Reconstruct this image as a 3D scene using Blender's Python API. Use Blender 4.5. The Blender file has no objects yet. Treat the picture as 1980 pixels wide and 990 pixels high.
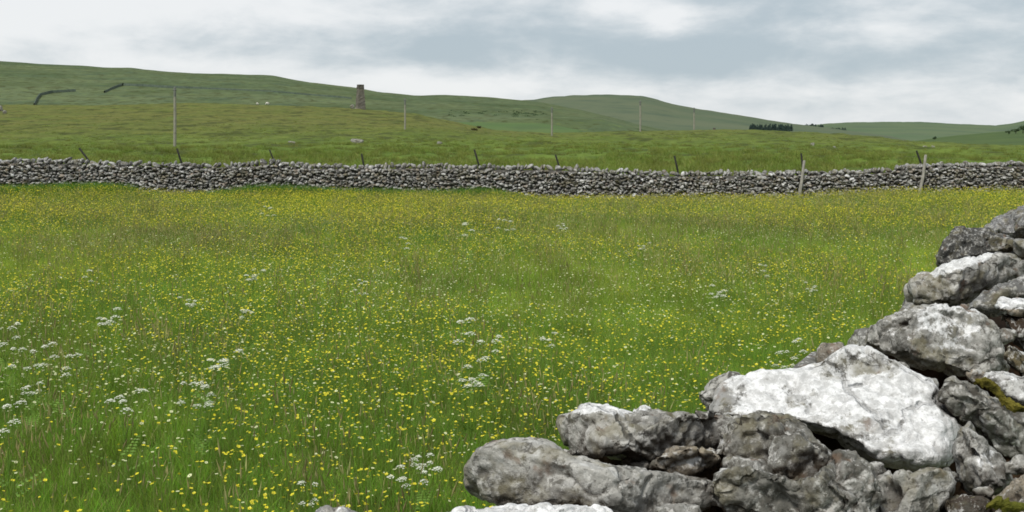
import bpy, bmesh, math, random
import numpy as np
from mathutils import Vector, Matrix, noise as mn

random.seed(7); rng = np.random.default_rng(7)
R = math.radians
F, HX, HY, CZ = 2123.0, 990.0, 270.0, 2.3        # focal length in photo pixels, horizon row, eye height
WALL_Y = 40.0
scene = bpy.context.scene
col = scene.collection

def at(px, py, D):
    return Vector(((px-HX)/F*D, D, CZ-(py-HY)/F*D))

def smooth(a, b, x):
    t = np.clip((x-a)/(b-a), 0, 1); return t*t*(3-2*t)

# ------------------------------------------------------------------ node helpers
class NT:
    def __init__(s, tree): s.t = tree; s.n = tree.nodes; s.l = tree.links
    def new(s, typ, **kw):
        n = s.n.new(typ)
        for k, v in kw.items(): setattr(n, k, v)
        return n
    def put(s, sock, v):
        if v is None: return
        if isinstance(v, bpy.types.NodeSocket): s.l.new(v, sock)
        elif isinstance(v, (tuple, list)) and len(v) == 3 and sock.type == 'RGBA': sock.default_value = (*v, 1)
        else: sock.default_value = v
    def math(s, op, a, b=None, c=None, clamp=False):
        n = s.new('ShaderNodeMath', operation=op, use_clamp=clamp)
        s.put(n.inputs[0], a); s.put(n.inputs[1], b); s.put(n.inputs[2], c); return n.outputs[0]
    def mix(s, f, a, b, blend='MIX'):
        n = s.new('ShaderNodeMix', data_type='RGBA', blend_type=blend)
        s.put(n.inputs[0], f); s.put(n.inputs[6], a); s.put(n.inputs[7], b); return n.outputs[2]
    def rng(s, v, a, b, c=0.0, d=1.0, smooth=True):
        n = s.new('ShaderNodeMapRange', interpolation_type='SMOOTHSTEP' if smooth else 'LINEAR')
        s.put(n.inputs[0], v); s.put(n.inputs[1], a); s.put(n.inputs[2], b); s.put(n.inputs[3], c); s.put(n.inputs[4], d); return n.outputs[0]
    def noise(s, vec, scale, detail=4, rough=.55, dist=0):
        n = s.new('ShaderNodeTexNoise'); s.put(n.inputs['Vector'], vec)
        s.put(n.inputs['Scale'], scale); s.put(n.inputs['Detail'], detail); s.put(n.inputs['Roughness'], rough); s.put(n.inputs['Distortion'], dist)
        return n.outputs[0]
    def voro(s, vec, scale, feature='F1'):
        n = s.new('ShaderNodeTexVoronoi', feature=feature); s.put(n.inputs['Vector'], vec); s.put(n.inputs['Scale'], scale); return n.outputs[0]
    def scale(s, vec, xyz):
        n = s.new('ShaderNodeMapping'); s.put(n.inputs['Vector'], vec); n.inputs['Scale'].default_value = xyz; return n.outputs[0]
    def pos(s): return s.new('ShaderNodeNewGeometry').outputs['Position']
    def attr(s, name, out='Color'): return s.new('ShaderNodeAttribute', attribute_name=name).outputs[out]
    def objrand(s): return s.new('ShaderNodeObjectInfo').outputs['Random']

def material(name):
    m = bpy.data.materials.new(name); m.use_nodes = True
    t = NT(m.node_tree); b = m.node_tree.nodes['Principled BSDF']
    return m, t, b, m.node_tree.nodes['Material Output']

def finish(t, b, colour, rough=.9, spec=.2, bump=None, strength=.3, dist=.02):
    t.put(b.inputs['Base Color'], colour); t.put(b.inputs['Roughness'], rough); b.inputs['Specular IOR Level'].default_value = spec
    if bump is not None:
        n = t.new('ShaderNodeBump'); n.inputs['Strength'].default_value = strength; n.inputs['Distance'].default_value = dist
        t.put(n.inputs['Height'], bump); t.l.new(n.outputs[0], b.inputs['Normal'])

def translucent(t, b, out, colour, f):
    tr = t.new('ShaderNodeBsdfTranslucent'); t.put(tr.inputs[0], colour)
    mx = t.new('ShaderNodeMixShader'); mx.inputs[0].default_value = f
    t.l.new(b.outputs[0], mx.inputs[1]); t.l.new(tr.outputs[0], mx.inputs[2]); t.l.new(mx.outputs[0], out.inputs[0])

# ------------------------------------------------------------------ object helpers
def tag(o, label=None, cat=None, group=None, kind=None):
    if label: o['label'] = label
    if cat: o['category'] = cat
    if group: o['group'] = group
    if kind: o['kind'] = kind
    return o
def empty(name, loc, label, cat, group=None, rz=0):
    o = bpy.data.objects.new(name, None); col.objects.link(o); o.location = loc; o.rotation_euler.z = rz
    o.empty_display_size = .2
    return tag(o, label, cat, group)
def mesh_np(name, V, Fc, mats, parent=None, smooth_=True, colour=None, floats=None, link=True, mat_idx=None):
    """V (n,3), Fc list of face arrays (all tris or all quads per array)."""
    me = bpy.data.meshes.new(name)
    if isinstance(Fc, np.ndarray): Fc = [Fc]
    V = np.asarray(V, dtype=np.float32)
    loops = np.concatenate([f.ravel() for f in Fc]).astype(np.int32)
    tot = np.concatenate([np.full(len(f), f.shape[1]) for f in Fc]).astype(np.int32)
    start = np.concatenate([[0], np.cumsum(tot)[:-1]]).astype(np.int32)
    me.vertices.add(len(V)); me.vertices.foreach_set('co', V.ravel())
    me.loops.add(len(loops)); me.loops.foreach_set('vertex_index', loops)
    me.polygons.add(len(tot)); me.polygons.foreach_set('loop_start', start); me.polygons.foreach_set('loop_total', tot)
    me.polygons.foreach_set('use_smooth', np.full(len(tot), smooth_))
    for m in (mats if isinstance(mats, (list, tuple)) else [mats]): me.materials.append(m)
    if mat_idx is not None: me.polygons.foreach_set('material_index', np.asarray(mat_idx, dtype=np.int32))
    me.update(calc_edges=True)
    if colour is not None:
        a = me.color_attributes.new('Col', 'FLOAT_COLOR', 'POINT')
        c = np.ones((len(V), 4), np.float32); c[:, :3] = colour; a.data.foreach_set('color', c.ravel())
    for k, v in (floats or {}).items():
        a = me.attributes.new(k, 'FLOAT', 'POINT'); a.data.foreach_set('value', np.asarray(v, np.float32))
    me.validate()
    o = bpy.data.objects.new(name, me)
    if link: col.objects.link(o)
    if parent: o.parent = parent
    return o
def grid_faces(nu, nv, wrap=False):
    i, j = np.meshgrid(np.arange(nu if wrap else nu-1), np.arange(nv-1), indexing='ij')
    i2 = (i+1) % nu
    return np.stack([i*nv+j, i2*nv+j, i2*nv+j+1, i*nv+j+1], -1).reshape(-1, 4)

class MB:
    """collects simple shapes into one mesh"""
    def __init__(s): s.V = []; s.F3 = []; s.F4 = []; s.M3 = []; s.M4 = []; s.C = []; s.n = 0
    def add(s, V, Fc, mi=0, c=(1, 1, 1)):
        V = np.asarray(V, float); s.V.append(V)
        (s.F3 if Fc.shape[1] == 3 else s.F4).append(Fc+s.n); (s.M3 if Fc.shape[1] == 3 else s.M4).append(np.full(len(Fc), mi))
        s.C.append(np.broadcast_to(np.asarray(c, float), (len(V), 3))); s.n += len(V)
    def tube(s, pts, rad, seg=6, mi=0, c=(1, 1, 1), cap=True):
        pts = [Vector(p) for p in pts]; rad = [rad]*len(pts) if np.isscalar(rad) else rad
        V = []
        for k, p in enumerate(pts):
            d = (pts[min(k+1, len(pts)-1)]-pts[max(k-1, 0)]).normalized()
            a = d.cross(Vector((.31, .95, .05))).normalized(); b = d.cross(a)
            for q in range(seg):
                th = 2*math.pi*q/seg; V.append(p+(a*math.cos(th)+b*math.sin(th))*rad[k])
        k = len(pts); Fc = []
        for i in range(k-1):
            for q in range(seg):
                Fc.append((i*seg+q, i*seg+(q+1) % seg, (i+1)*seg+(q+1) % seg, (i+1)*seg+q))
        s.add(np.array(V), np.array(Fc), mi, c)
        if cap:
            Vc = [pts[-1]]+V[-seg:]
            s.add(np.array(Vc), np.array([(0, q+1, (q+1) % seg+1) for q in range(seg)]), mi, c)
    def build(s, name, mats, parent=None, smooth_=True, link=True):
        Fc = [np.concatenate(f) for f in (s.F3, s.F4) if f]
        mi = np.concatenate([np.concatenate(m) for m in (s.M3, s.M4) if m])
        return mesh_np(name, np.concatenate(s.V), Fc, mats, parent, smooth_, np.concatenate(s.C), link=link, mat_idx=mi)

ICO = {}
def ico(sub):
    if sub not in ICO:
        bm = bmesh.new(); bmesh.ops.create_icosphere(bm, subdivisions=sub, radius=1)
        bm.verts.ensure_lookup_table()
        ICO[sub] = (np.array([v.co[:] for v in bm.verts]), np.array([[v.index for v in f.verts] for f in bm.faces])); bm.free()
    return ICO[sub]

def fbm(P, scale, octs=4, gain=.5, off=0.0):
    out = np.empty(len(P)); o = Vector((off*3.7, off*1.3, -off*2.1))
    for i, p in enumerate(P):
        q = Vector(p)*scale+o; a = 1.0; s = 0.0
        for k in range(octs):
            s += a*mn.noise(q); q = q*2.03; a *= gain
        out[i] = s
    return out

# ------------------------------------------------------------------ ground shape
def near_d(x, y):                      # signed distance from the meadow edge of the near wall; positive into the wall side
    return (x+.05)*.86-(y-1.18)*.51
def und(x, y): return .05*np.sin(x*.31+1)*np.cos(y*.23)+.03*np.sin(x*.9+y*.7)
def meadow_z(x, y):
    x = np.asarray(x, float); y = np.asarray(y, float)
    d = near_d(x, y)
    z = und(x, y)+.55*smooth(-2.2, -.3, d)
    z = z+(.22*smooth(-12, -15, x)+.12*smooth(14, 18, x))*smooth(34, 39, y)
    z = z-.20*smooth(-1.2, 1.5, x)*smooth(11.5, 9, x)*smooth(33, 38.5, y)
    return z
CREST = np.array([(-300, 200), (0, 203), (200, 203), (400, 200), (500, 203), (690, 211), (800, 220), (900, 240), (960, 252), (1060, 259), (1120, 256), (1240, 253), (1400, 250), (1550, 255), (1650, 261), (1720, 267), (1790, 276), (1850, 281), (1980, 284), (2300, 284)], float)
CRESTD = np.array([(-300, 330), (400, 330), (700, 300), (1000, 270), (1240, 260), (1600, 240), (1800, 165), (1980, 150), (2300, 150)], float)
MIDPY = np.array([(-300, 279), (338, 280), (600, 280), (783, 276), (1000, 281), (1240, 283), (1550, 285), (1800, 290), (1980, 293)], float)
def pasture_z(px, D):
    """height of the rough pasture beyond the far wall (px may be an array, D too)"""
    px = np.asarray(px, float); D = np.asarray(D, float)
    cp = np.interp(px, CREST[:, 0], CREST[:, 1]); cd = np.interp(px, CRESTD[:, 0], CRESTD[:, 1])
    mp = np.interp(px, MIDPY[:, 0], MIDPY[:, 1])
    zc = CZ-(cp-HY)/F*cd; dm = 110.0; zm = CZ-(mp-HY)/F*dm
    z0 = .25
    a = np.clip((D-38)/(dm-38), 0, 1); near = z0+(zm-z0)*a**.9
    tt = np.clip((D-dm)/(cd-dm), 0, 1)
    s = (zm-z0)/(dm-38)                                  # slope carried into the rise
    h10 = tt**3-2*tt**2+tt; h01 = -2*tt**3+3*tt**2; h11 = tt**3-tt**2
    far = zm*(1-h01)+zc*h01+h10*s*(cd-dm)+h11*(zc-zm)*.8
    z = np.where(D < dm, near, far)
    over = np.clip(D-cd, 0, None)
    z = z-np.where(over > 0, (over*.02+over**2*.0006).clip(0, 1)*0+np.minimum(over*.05, 14+zc*.6), 0)
    return z
def hummock(X, Y):
    return np.array([.35*mn.noise((a*.07, b*.05, 0))+.26*mn.noise((a*.22, b*.16, 4))+.16*mn.noise((a*.6, b*.45, 8)) for a, b in zip(X, Y)])
def pasture_full(x, y):
    D = np.hypot(x, y)*1.0; D = np.where(y > 0, np.maximum(y, 1e-3), D)
    px = HX+F*np.where(y > 5, x/np.maximum(y, 5), np.sign(x)*3)
    px = np.clip(px, -300, 2300); cdist = np.hypot(x, y)
    D = np.where((px <= -300) | (px >= 2300), np.maximum(D, cdist*.84), D)
    return pasture_z(px, D)

# ------------------------------------------------------------------ terrain materials
def grassland(name, a, b, c, s1, s2, bumpd=.1, s3=None, tcol=None):
    m, t, bs, o = material(name); p = t.pos()
    n1 = t.noise(p, s1, 5, .6); n2 = t.noise(t.scale(p, (1, .6, 6)), s2, 4, .6)
    cc = t.mix(t.rng(n1, .38, .62), a, b)
    cc = t.mix(t.rng(n2, .48, .7, 0, .8), cc, c)
    if tcol:
        cc = t.mix(t.math('MULTIPLY', t.attr('tint', 'Fac'), t.rng(n1, .25, .65, .45, 1)), cc, tcol)
    if s3:
        n6 = t.noise(t.scale(p, (1, .7, 1)), .22, 5, .65); cc = t.mix(t.rng(n6, .50, .62, 0, .8), cc, (.052, .058, .018)); cc = t.mix(t.rng(n6, .44, .32, 0, .5), cc, (.16, .21, .05))
        n3 = t.noise(p, s3, 4, .65); cc = t.mix(t.rng(n3, .40, .68, .0, .45), cc, (.042, .066, .018), 'MIX')
    finish(t, bs, cc, .95, .05, n2, .6, bumpd)
    return m

m_meadow = grassland('meadow_soil', (.06, .10, .015), (.09, .12, .022), (.05, .07, .016), .5, 3, .05)
m_past = grassland('pasture_turf', (.094, .148, .026), (.130, .188, .034), (.066, .098, .022), .10, .40, .3, 1.0, (.150, .128, .044))
m_hillL = grassland('hill_turf', (.088, .124, .062), (.116, .146, .070), (.062, .094, .056), .012, .05, 1, .02)  # distance haze mixed into the greyed colours of this and the next two turfs
m_hillM = grassland('moor_turf', (.092, .122, .072), (.112, .134, .080), (.070, .098, .064), .006, .02, 1)
m_ridge = grassland('ridge_turf', (.088, .132, .070), (.112, .148, .080), (.078, .110, .074), .004, .012, 1)
m_bank = grassland('bank_turf', (.060, .098, .034), (.078, .116, .040), (.052, .082, .036), .02, .08, .5)
m_slope = grassland('slope_turf', (.080, .135, .046), (.104, .150, .055), (.074, .115, .048), .015, .06, .5)

# meadow sheet (inside the walls)
mx = np.concatenate([np.linspace(-60, -22, 20)[:-1], np.linspace(-22, 22, 150)[:-1], np.linspace(22, 60, 20)])
my = np.concatenate([np.linspace(-30, -1, 15)[:-1], np.linspace(-1, 40.1, 160)])
X, Y = np.meshgrid(mx, my, indexing='ij')
Z = meadow_z(X, Y)
tag(mesh_np('meadow', np.stack([X, Y, Z], -1).reshape(-1, 3), grid_faces(len(mx), len(my)), m_meadow), kind='structure')
# one ground sheet to the horizon, just below the meadow, rising as the pasture behind the far wall
th = np.concatenate([np.linspace(-math.pi, -.62, 60)[:-1], np.linspace(-.62, .62, 460)[:-1], np.linspace(.62, math.pi, 60)])
rr = np.concatenate([np.linspace(.5, 38, 12)[:-1], np.linspace(38, 180, 240)[:-1], np.linspace(180, 420, 140)[:-1], np.geomspace(420, 9000, 30)])
T_, R_ = np.meshgrid(th, rr, indexing='ij')
X = np.sin(T_)*R_; Y = np.cos(T_)*R_
Z = pasture_full(X, Y)
rough = hummock(X.ravel(), Y.ravel()).reshape(X.shape)
Z = Z+rough*smooth(46, 80, Y)*np.where(R_ < 400, 1, 0)
inm = (Y < 40.6) & (np.abs(X) < 61) & (Y > -31)
Z = np.where(inm, np.minimum(Z, -.12), Z)
tint = smooth(70, 210, R_)*.68
pxg = HX+F*X/np.maximum(Y, 1)
tint = tint*np.where(pxg > 1000, .75, 1)
tag(mesh_np('ground', np.stack([X, Y, Z], -1).reshape(-1, 3), grid_faces(len(th), len(rr)), m_past, floats={'tint': tint.ravel()}), kind='structure')

class Hill:
    def __init__(s, sky, Dr, D0, py0, curve=1.0, namp=1.0):
        s.sky = np.array(sky, float); s.Dr, s.D0, s.py0, s.curve, s.namp = Dr, D0, py0, curve, namp
    def z(s, px, D):
        sp = np.interp(px, s.sky[:, 0], s.sky[:, 1])
        zr = CZ-(sp-HY)/F*s.Dr; zb = CZ-(np.maximum(s.py0, sp+6)-HY)/F*s.D0
        t = np.clip((D-s.D0)/(s.Dr-s.D0), 0, 1)**s.curve
        u = t*(1-.35*t)/.65*.75+.25*(t*t*(3-2*t))           # convex shoulder
        z = zb+(zr-zb)*u
        ov = np.clip(D-s.Dr, 0, None)
        return z-np.minimum(ov*.08+ov**2*.0004, abs(zr)+120)
    def noisy(s, px, D):
        z = s.z(px, D); x = (np.asarray(px)-HX)/F*D
        n = np.array([mn.noise((a*.012, b*.012, s.Dr))+.5*mn.noise((a*.04, b*.03, s.Dr)) for a, b in zip(np.ravel(x), np.ravel(D+0*x))]).reshape(np.shape(x))
        w = np.clip((D-s.D0)/(s.Dr-s.D0), 0, 1)
        return z+n*s.namp*w
    def find(s, px, py):
        for D in np.linspace(s.D0, s.Dr, 400):
            z = float(s.z(px, D))
            if HY-(z-CZ)/D*F <= py: return D, z
        return s.Dr, float(s.z(px, s.Dr))
    def build(s, name, mat, n=220):
        px = np.unique(np.concatenate([np.linspace(s.sky[0, 0], s.sky[-1, 0], 90), np.linspace(max(s.sky[0, 0], -150), min(s.sky[-1, 0], 2130), n)]))
        D = np.concatenate([[s.D0*.8], np.linspace(s.D0, s.Dr*1.03, 70), np.linspace(s.Dr*1.06, s.Dr*1.5, 10)])
        P, DD = np.meshgrid(px, D, indexing='ij'); Z = s.noisy(P, DD); Z[:, 0] -= 12
        V = np.stack([(P-HX)/F*DD, DD, Z], -1).reshape(-1, 3)
        return tag(mesh_np(name, V, grid_faces(len(px), len(D)), mat), kind='structure')

H_left = Hill([(-2600, 330), (-1800, 200), (-1100, 120), (-500, 95), (-250, 108), (0, 122), (60, 127), (130, 131), (200, 135), (250, 134), (300, 138), (400, 146), (480, 149), (530, 152), (600, 163), (680, 172), (740, 182), (800, 188), (860, 187), (900, 189), (960, 193), (1000, 197), (1050, 201), (1120, 215), (1220, 240), (1350, 268)], 1000, 400, 232, 1.0, 2.0)
H_mid = Hill([(820, 215), (900, 206), (960, 200), (1000, 197), (1040, 194), (1070, 189), (1110, 186), (1170, 184), (1240, 187), (1270, 193), (1300, 203), (1350, 212), (1400, 220), (1480, 232), (1550, 243), (1620, 251), (1720, 262), (1850, 292)], 1700, 700, 262, 1.1, 2.5)
H_ridge = Hill([(1380, 258), (1480, 250), (1550, 244), (1600, 240), (1660, 237.5), (1720, 236.5), (1800, 238), (1860, 241), (1925, 244), (1950, 241), (1980, 235), (2100, 222), (2400, 205), (3000, 210), (3800, 250), (4600, 330)], 2600, 1000, 282, .9, 2.5)
H_bank = Hill([(1640, 292), (1700, 284), (1760, 275), (1800, 269), (1850, 263), (1900, 259), (1980, 252), (2200, 238), (2500, 230), (3000, 245), (3700, 300)], 520, 190, 292, .9, .8)
H_scar = Hill([(700, 235), (780, 222), (830, 215), (900, 213.5), (1000, 215.5), (1050, 217), (1078, 226), (1100, 238), (1130, 252), (1180, 268), (1260, 300)], 640, 330, 252, 1.0, .8)
for h, nm, mt in ((H_left, 'hill', m_hillL), (H_mid, 'hill', m_hillM), (H_ridge, 'hill', m_ridge), (H_bank, 'hill', m_bank), (H_scar, 'hill', m_slope)):
    h.build(nm, mt)

# ------------------------------------------------------------------ grass
def blade_mat(name, brown, browny, gain=1.0, rough=.5):
    m, t, b, o = material(name); p = t.pos(); base = t.attr('Col')
    n1 = t.noise(p, .33, 3, .6); n2 = t.noise(p, 1.6, 3, .6)
    y = t.new('ShaderNodeSeparateXYZ'); t.l.new(p, y.inputs[0])
    far = t.rng(y.outputs[1], 7, 19, .10, 1.0)
    f = t.math('MULTIPLY', t.rng(n1, .30, .62, .25, 1), far)
    c = t.mix(t.math('MULTIPLY', f, brown), base, browny, 'MIX')
    c = t.mix(t.rng(n2, .40, .68, 0, .38), c, (.05, .13, .016))
    g = t.rng(t.objrand(), 0, 1, .72*gain, 1.28*gain, False)
    hs = t.new('ShaderNodeHueSaturation'); t.put(hs.inputs['Value'], g); t.put(hs.inputs['Color'], c)
    t.put(hs.inputs['Hue'], t.rng(t.objrand(), 0, 1, .488, .508, False))
    cc = hs.outputs[0]
    finish(t, b, cc, rough, .25); translucent(t, b, o, cc, .42)
    return m
m_grass = blade_mat('grass_blade', .66, (.54, .63, .085))
m_lush = blade_mat('lush_blade', .0, (.1, .1, .02), 1.0)
m_seed = blade_mat('seed_stalk', .45, (.56, .56, .17))
m_tuss = blade_mat('tussock_blade', .70, (.25, .24, .06), 1.0)

def tuft(name, mat, n, rad, h0, h1, w, lean, c0, c1, jitter=.25, segs=3, straw=.06):
    V = []; Fc = []; C = []; k = 0
    for i in range(n):
        a = random.uniform(0, 2*math.pi); r = rad*math.sqrt(random.random())
        bx, by = r*math.cos(a), r*math.sin(a)
        h = random.uniform(h0, h1); la = random.uniform(0, 2*math.pi); L = random.uniform(.15, 1)*lean*h
        fa = random.uniform(0, math.pi); wx, wy = math.cos(fa)*w*.5, math.sin(fa)*w*.5
        j = 1+random.uniform(-jitter, jitter); st = random.random() < straw
        for q in range(segs+1):
            t = q/segs; ww = (1-t**1.6)*random.uniform(.8, 1.1) if q < segs else .06
            x = bx+math.cos(la)*L*t*t; y = by+math.sin(la)*L*t*t; z = h*(t-.18*t*t*lean)
            V += [(x-wx*ww, y-wy*ww, z), (x+wx*ww, y+wy*ww, z)]
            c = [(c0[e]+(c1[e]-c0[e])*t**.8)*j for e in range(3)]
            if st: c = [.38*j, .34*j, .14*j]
            C += [c, c]
            if q: Fc.append((k+2*q-2, k+2*q-1, k+2*q+1, k+2*q))
        k += 2*(segs+1)
    return mesh_np(name, V, np.array(Fc), mat, colour=np.array(C), link=False)

def scatter(name, pts, tmpl, rz=None, sc=None, tilt=.15, kind='stuff'):
    pts = np.asarray(pts, np.float32); n = len(pts)
    c = bpy.data.collections.new(name+'_kinds')
    for o in tmpl: c.objects.link(o)
    me = bpy.data.meshes.new(name); me.vertices.add(n); me.vertices.foreach_set('co', pts.ravel())
    rot = np.zeros((n, 3), np.float32); rot[:, 2] = rng.uniform(0, 6.283, n); rot[:, :2] = rng.normal(0, tilt, (n, 2))
    a = me.attributes.new('turn', 'FLOAT_VECTOR', 'POINT'); a.data.foreach_set('vector', rot.ravel())
    a = me.attributes.new('size', 'FLOAT', 'POINT'); a.data.foreach_set('value', np.asarray(sc if sc is not None else np.ones(n), np.float32))
    a = me.attributes.new('which', 'INT', 'POINT'); a.data.foreach_set('value', rng.integers(0, len(tmpl), n).astype(np.int32))
    o = bpy.data.objects.new(name, me); col.objects.link(o)
    g = bpy.data.node_groups.new(name, 'GeometryNodeTree')
    g.interface.new_socket('Geometry', in_out='INPUT', socket_type='NodeSocketGeometry'); g.interface.new_socket('Geometry', in_out='OUTPUT', socket_type='NodeSocketGeometry')
    gi = g.nodes.new('NodeGroupInput'); go = g.nodes.new('NodeGroupOutput')
    ci = g.nodes.new('GeometryNodeCollectionInfo'); ci.inputs['Collection'].default_value = c; ci.inputs['Separate Children'].default_value = True; ci.inputs['Reset Children'].default_value = True
    ip = g.nodes.new('GeometryNodeInstanceOnPoints'); ip.inputs['Pick Instance'].default_value = True
    def na(nm, dt):
        x = g.nodes.new('GeometryNodeInputNamedAttribute'); x.data_type = dt; x.inputs[0].default_value = nm
        return next(s for s in x.outputs if s.enabled and s.name == 'Attribute')
    L = g.links.new
    L(gi.outputs[0], ip.inputs['Points']); L(ci.outputs[0], ip.inputs['Instance'])
    L(na('which', 'INT'), ip.inputs['Instance Index']); L(na('turn', 'FLOAT_VECTOR'), ip.inputs['Rotation']); L(na('size', 'FLOAT'), ip.inputs['Scale'])
    L(ip.outputs[0], go.inputs[0])
    md = o.modifiers.new('scatter', 'NODES'); md.node_group = g
    return tag(o, kind=kind)

def meadow_points(dens_near, dens_far, y0=4.2, y1=39.3, margin=3.0, dmin=.12):
    """random points of the meadow that the photo (or a step beside it) can see"""
    out = []
    for y in np.arange(y0, y1, .5):
        d = dens_near+(dens_far-dens_near)*float(smooth(6, 30, y))
        xa, xb = -.4664*y-margin, .4664*y+margin
        n = rng.poisson(d*.5*(xb-xa)); out.append(np.stack([rng.uniform(xa, xb, n), rng.uniform(y, y+.5, n)], -1))
    P = np.concatenate(out); P = P[near_d(P[:, 0], P[:, 1]) < -dmin]
    return np.column_stack([P, meadow_z(P[:, 0], P[:, 1])])
def off_strip(P): return ~((P[:, 1] > 38.3+.25*np.sin(P[:, 0]*1.3)) & (HX+F*P[:, 0]/P[:, 1] < 1060) & (rng.uniform(0, 1, len(P)) < .85))
def nz2(P, s, o=0.0): return np.array([mn.noise((a*s+o, b*s-o, o)) for a, b in P[:, :2]])

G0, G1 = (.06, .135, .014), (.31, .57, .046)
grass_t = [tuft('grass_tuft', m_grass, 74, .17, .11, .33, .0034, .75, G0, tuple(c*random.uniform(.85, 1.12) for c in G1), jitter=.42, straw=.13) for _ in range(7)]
P = meadow_points(46, 34)
P = P[off_strip(P)]
sz = rng.uniform(.65, 1.15, len(P))*(1+.25*nz2(P, .4, 3))*(.85+.15*smooth(6, 14, P[:, 1]))
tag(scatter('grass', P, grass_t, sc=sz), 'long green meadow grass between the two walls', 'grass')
seed_t = []
for _ in range(5):
    b = MB()
    for i in range(9):
        a = random.uniform(0, 6.28); r = .17*math.sqrt(random.random()); h = random.uniform(.34, .56); la = random.uniform(0, 6.28); L = random.uniform(.02, .12)
        p0 = Vector((r*math.cos(a), r*math.sin(a), 0)); p1 = p0+Vector((math.cos(la)*L*.35, math.sin(la)*L*.35, h*.6)); p2 = p0+Vector((math.cos(la)*L, math.sin(la)*L, h))
        dd = (p2-p1).normalized()
        b.tube([p0, p1, p2], [.0016, .0014, .0010], 3, c=(.20, .24, .06), cap=False)
        hh = random.uniform(.05, .10); cc = random.choice([(.44, .38, .18), (.46, .44, .18), (.38, .33, .16), (.50, .48, .22)])
        b.tube([p2, p2+dd*hh*.35, p2+dd*hh], [.0015, random.uniform(.004, .007), .001], 4, c=cc)
    seed_t.append(b.build('seed_tuft', m_seed, link=False))
P = meadow_points(5, 13); k = nz2(P, .22, 9)+.25 > rng.uniform(-.35, .5, len(P)); P = P[k & off_strip(P)]
tag(scatter('seeding_grass', P, seed_t, sc=rng.uniform(.75, 1.1, len(P)), tilt=.08), 'brown seed heads of the tall meadow grass', 'grass')

# lush unmown strip at the foot of the far wall
LU0, LU1 = (.04, .095, .014), (.145, .29, .036)
lush_t = [tuft('lush_tuft', m_lush, 40, .2, .28, .55, .012, .6, LU0, LU1, straw=0) for _ in range(4)]
pts = []
for i in range(6500):
    px = random.uniform(-60, 1130); x = (px-HX)/F*39.5
    w = 1.5 if px < 270 else 1.35
    if px > 265 and px < 390 and random.random() < .45: continue
    y = 39.66-random.random()**1.6*w*(1 if px < 300 else (.9 if px < 1000 else .5))
    pts.append((x, y, float(meadow_z(x, y))))
for i in range(600):
    x = random.uniform(2, 22); pts.append((x, 39.62-random.random()*.25, float(meadow_z(x, 39.5))-.15))
pts = np.array(pts); pxs = HX+F*pts[:, 0]/39.5
tag(scatter('lush_grass', pts, lush_t, sc=rng.uniform(.55, 1.0, len(pts))*np.where(pxs < 262, 1.3, 1.0+.45*smooth(370, 480, pxs)*smooth(1080, 900, pxs)*(.8+.3*np.sin(pxs*.021)*np.sin(pxs*.0073+1)))), 'bright green strip of lush grass along the foot of the far wall', 'grass')

# tussocks on the pasture behind the wall
ts_t = [tuft('tussock', m_tuss, 70, .34, .12, .38, .022, .9, (.085, .14, .022), (.215, .34, .045), segs=2, straw=.03) for _ in range(5)]
out = []
for y in np.arange(41.5, 270, 1.0):
    d = 3.2*float(np.exp(-(y-41)/45.0))+.25*float(smooth(240, 150, y)); xa, xb = -.48*y-5, .48*y+5
    n = rng.poisson(d*(xb-xa)); out.append(np.stack([rng.uniform(xa, xb, n), rng.uniform(y, y+1, n)], -1))
P = np.concatenate(out); P = P[nz2(P, .35, 2)+nz2(P, .06, 5) > rng.uniform(-.75, .45, len(P))]
zz = pasture_full(P[:, 0], P[:, 1])+hummock(P[:, 0], P[:, 1])*smooth(46, 80, P[:, 1])
P = np.column_stack([P, zz-.05])
tag(scatter('tussock_grass', P, ts_t, sc=rng.uniform(.6, 1.7, len(P))*(1-.55*smooth(65, 140, P[:, 1]))), 'rough tussocks of grass on the pasture beyond the far wall', 'grass')

# ------------------------------------------------------------------ wild flowers
def plain(name, c, rough=.6, spec=.3, tr=0.0, var=.0):
    m, t, b, o = material(name); cc = c
    if var:
        hs = t.new('ShaderNodeHueSaturation'); t.put(hs.inputs['Color'], c); t.put(hs.inputs['Value'], t.rng(t.objrand(), 0, 1, 1-var, 1+var, False)); cc = hs.outputs[0]
    finish(t, b, cc, rough, spec)
    if tr: translucent(t, b, o, cc, tr)
    return m
m_yel = plain('buttercup_petal', (.80, .70, .03), .4, .4, .25, .12)
m_wht = plain('white_petal', (.86, .87, .76), .6, .2, .25, .08)
m_pale = plain('pale_petal', (.70, .72, .42), .6, .2, .25, .2)
m_stem = plain('flower_stem', (.16, .28, .045), .6, .2, .2)

def flower(name, petal, r, h, n=5, cup=.35, link=False, stem=True):
    b = MB(); la = random.uniform(0, 6.28); L = random.uniform(.02, .10)
    top = Vector((math.cos(la)*L, math.sin(la)*L, h))
    if stem: b.tube([(0, 0, 0), (top.x*.3, top.y*.3, h*.6), top], [.0016, .0013, .001], 3, 1, cap=False)
    tl = Matrix.Rotation(random.uniform(.1, .7), 3, Vector((math.cos(la+1.6), math.sin(la+1.6), 0)))
    for k in range(n):
        a = 2*math.pi*k/n; w = math.pi/n*1.02
        def q(rr, aa, zz): return top+tl@Vector((rr*math.cos(aa), rr*math.sin(aa), zz))
        V = [q(.12*r, a, 0), q(.72*r, a-w, cup*r*.6), q(r, a-w*.45, cup*r), q(r*1.02, a+w*.45, cup*r), q(.72*r, a+w, cup*r*.6)]
        b.add(np.array(V), np.array([(0, 1, 2), (0, 2, 3), (0, 3, 4)]), 0)
    return b.build(name, [petal, m_stem], smooth_=False, link=link)

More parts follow.
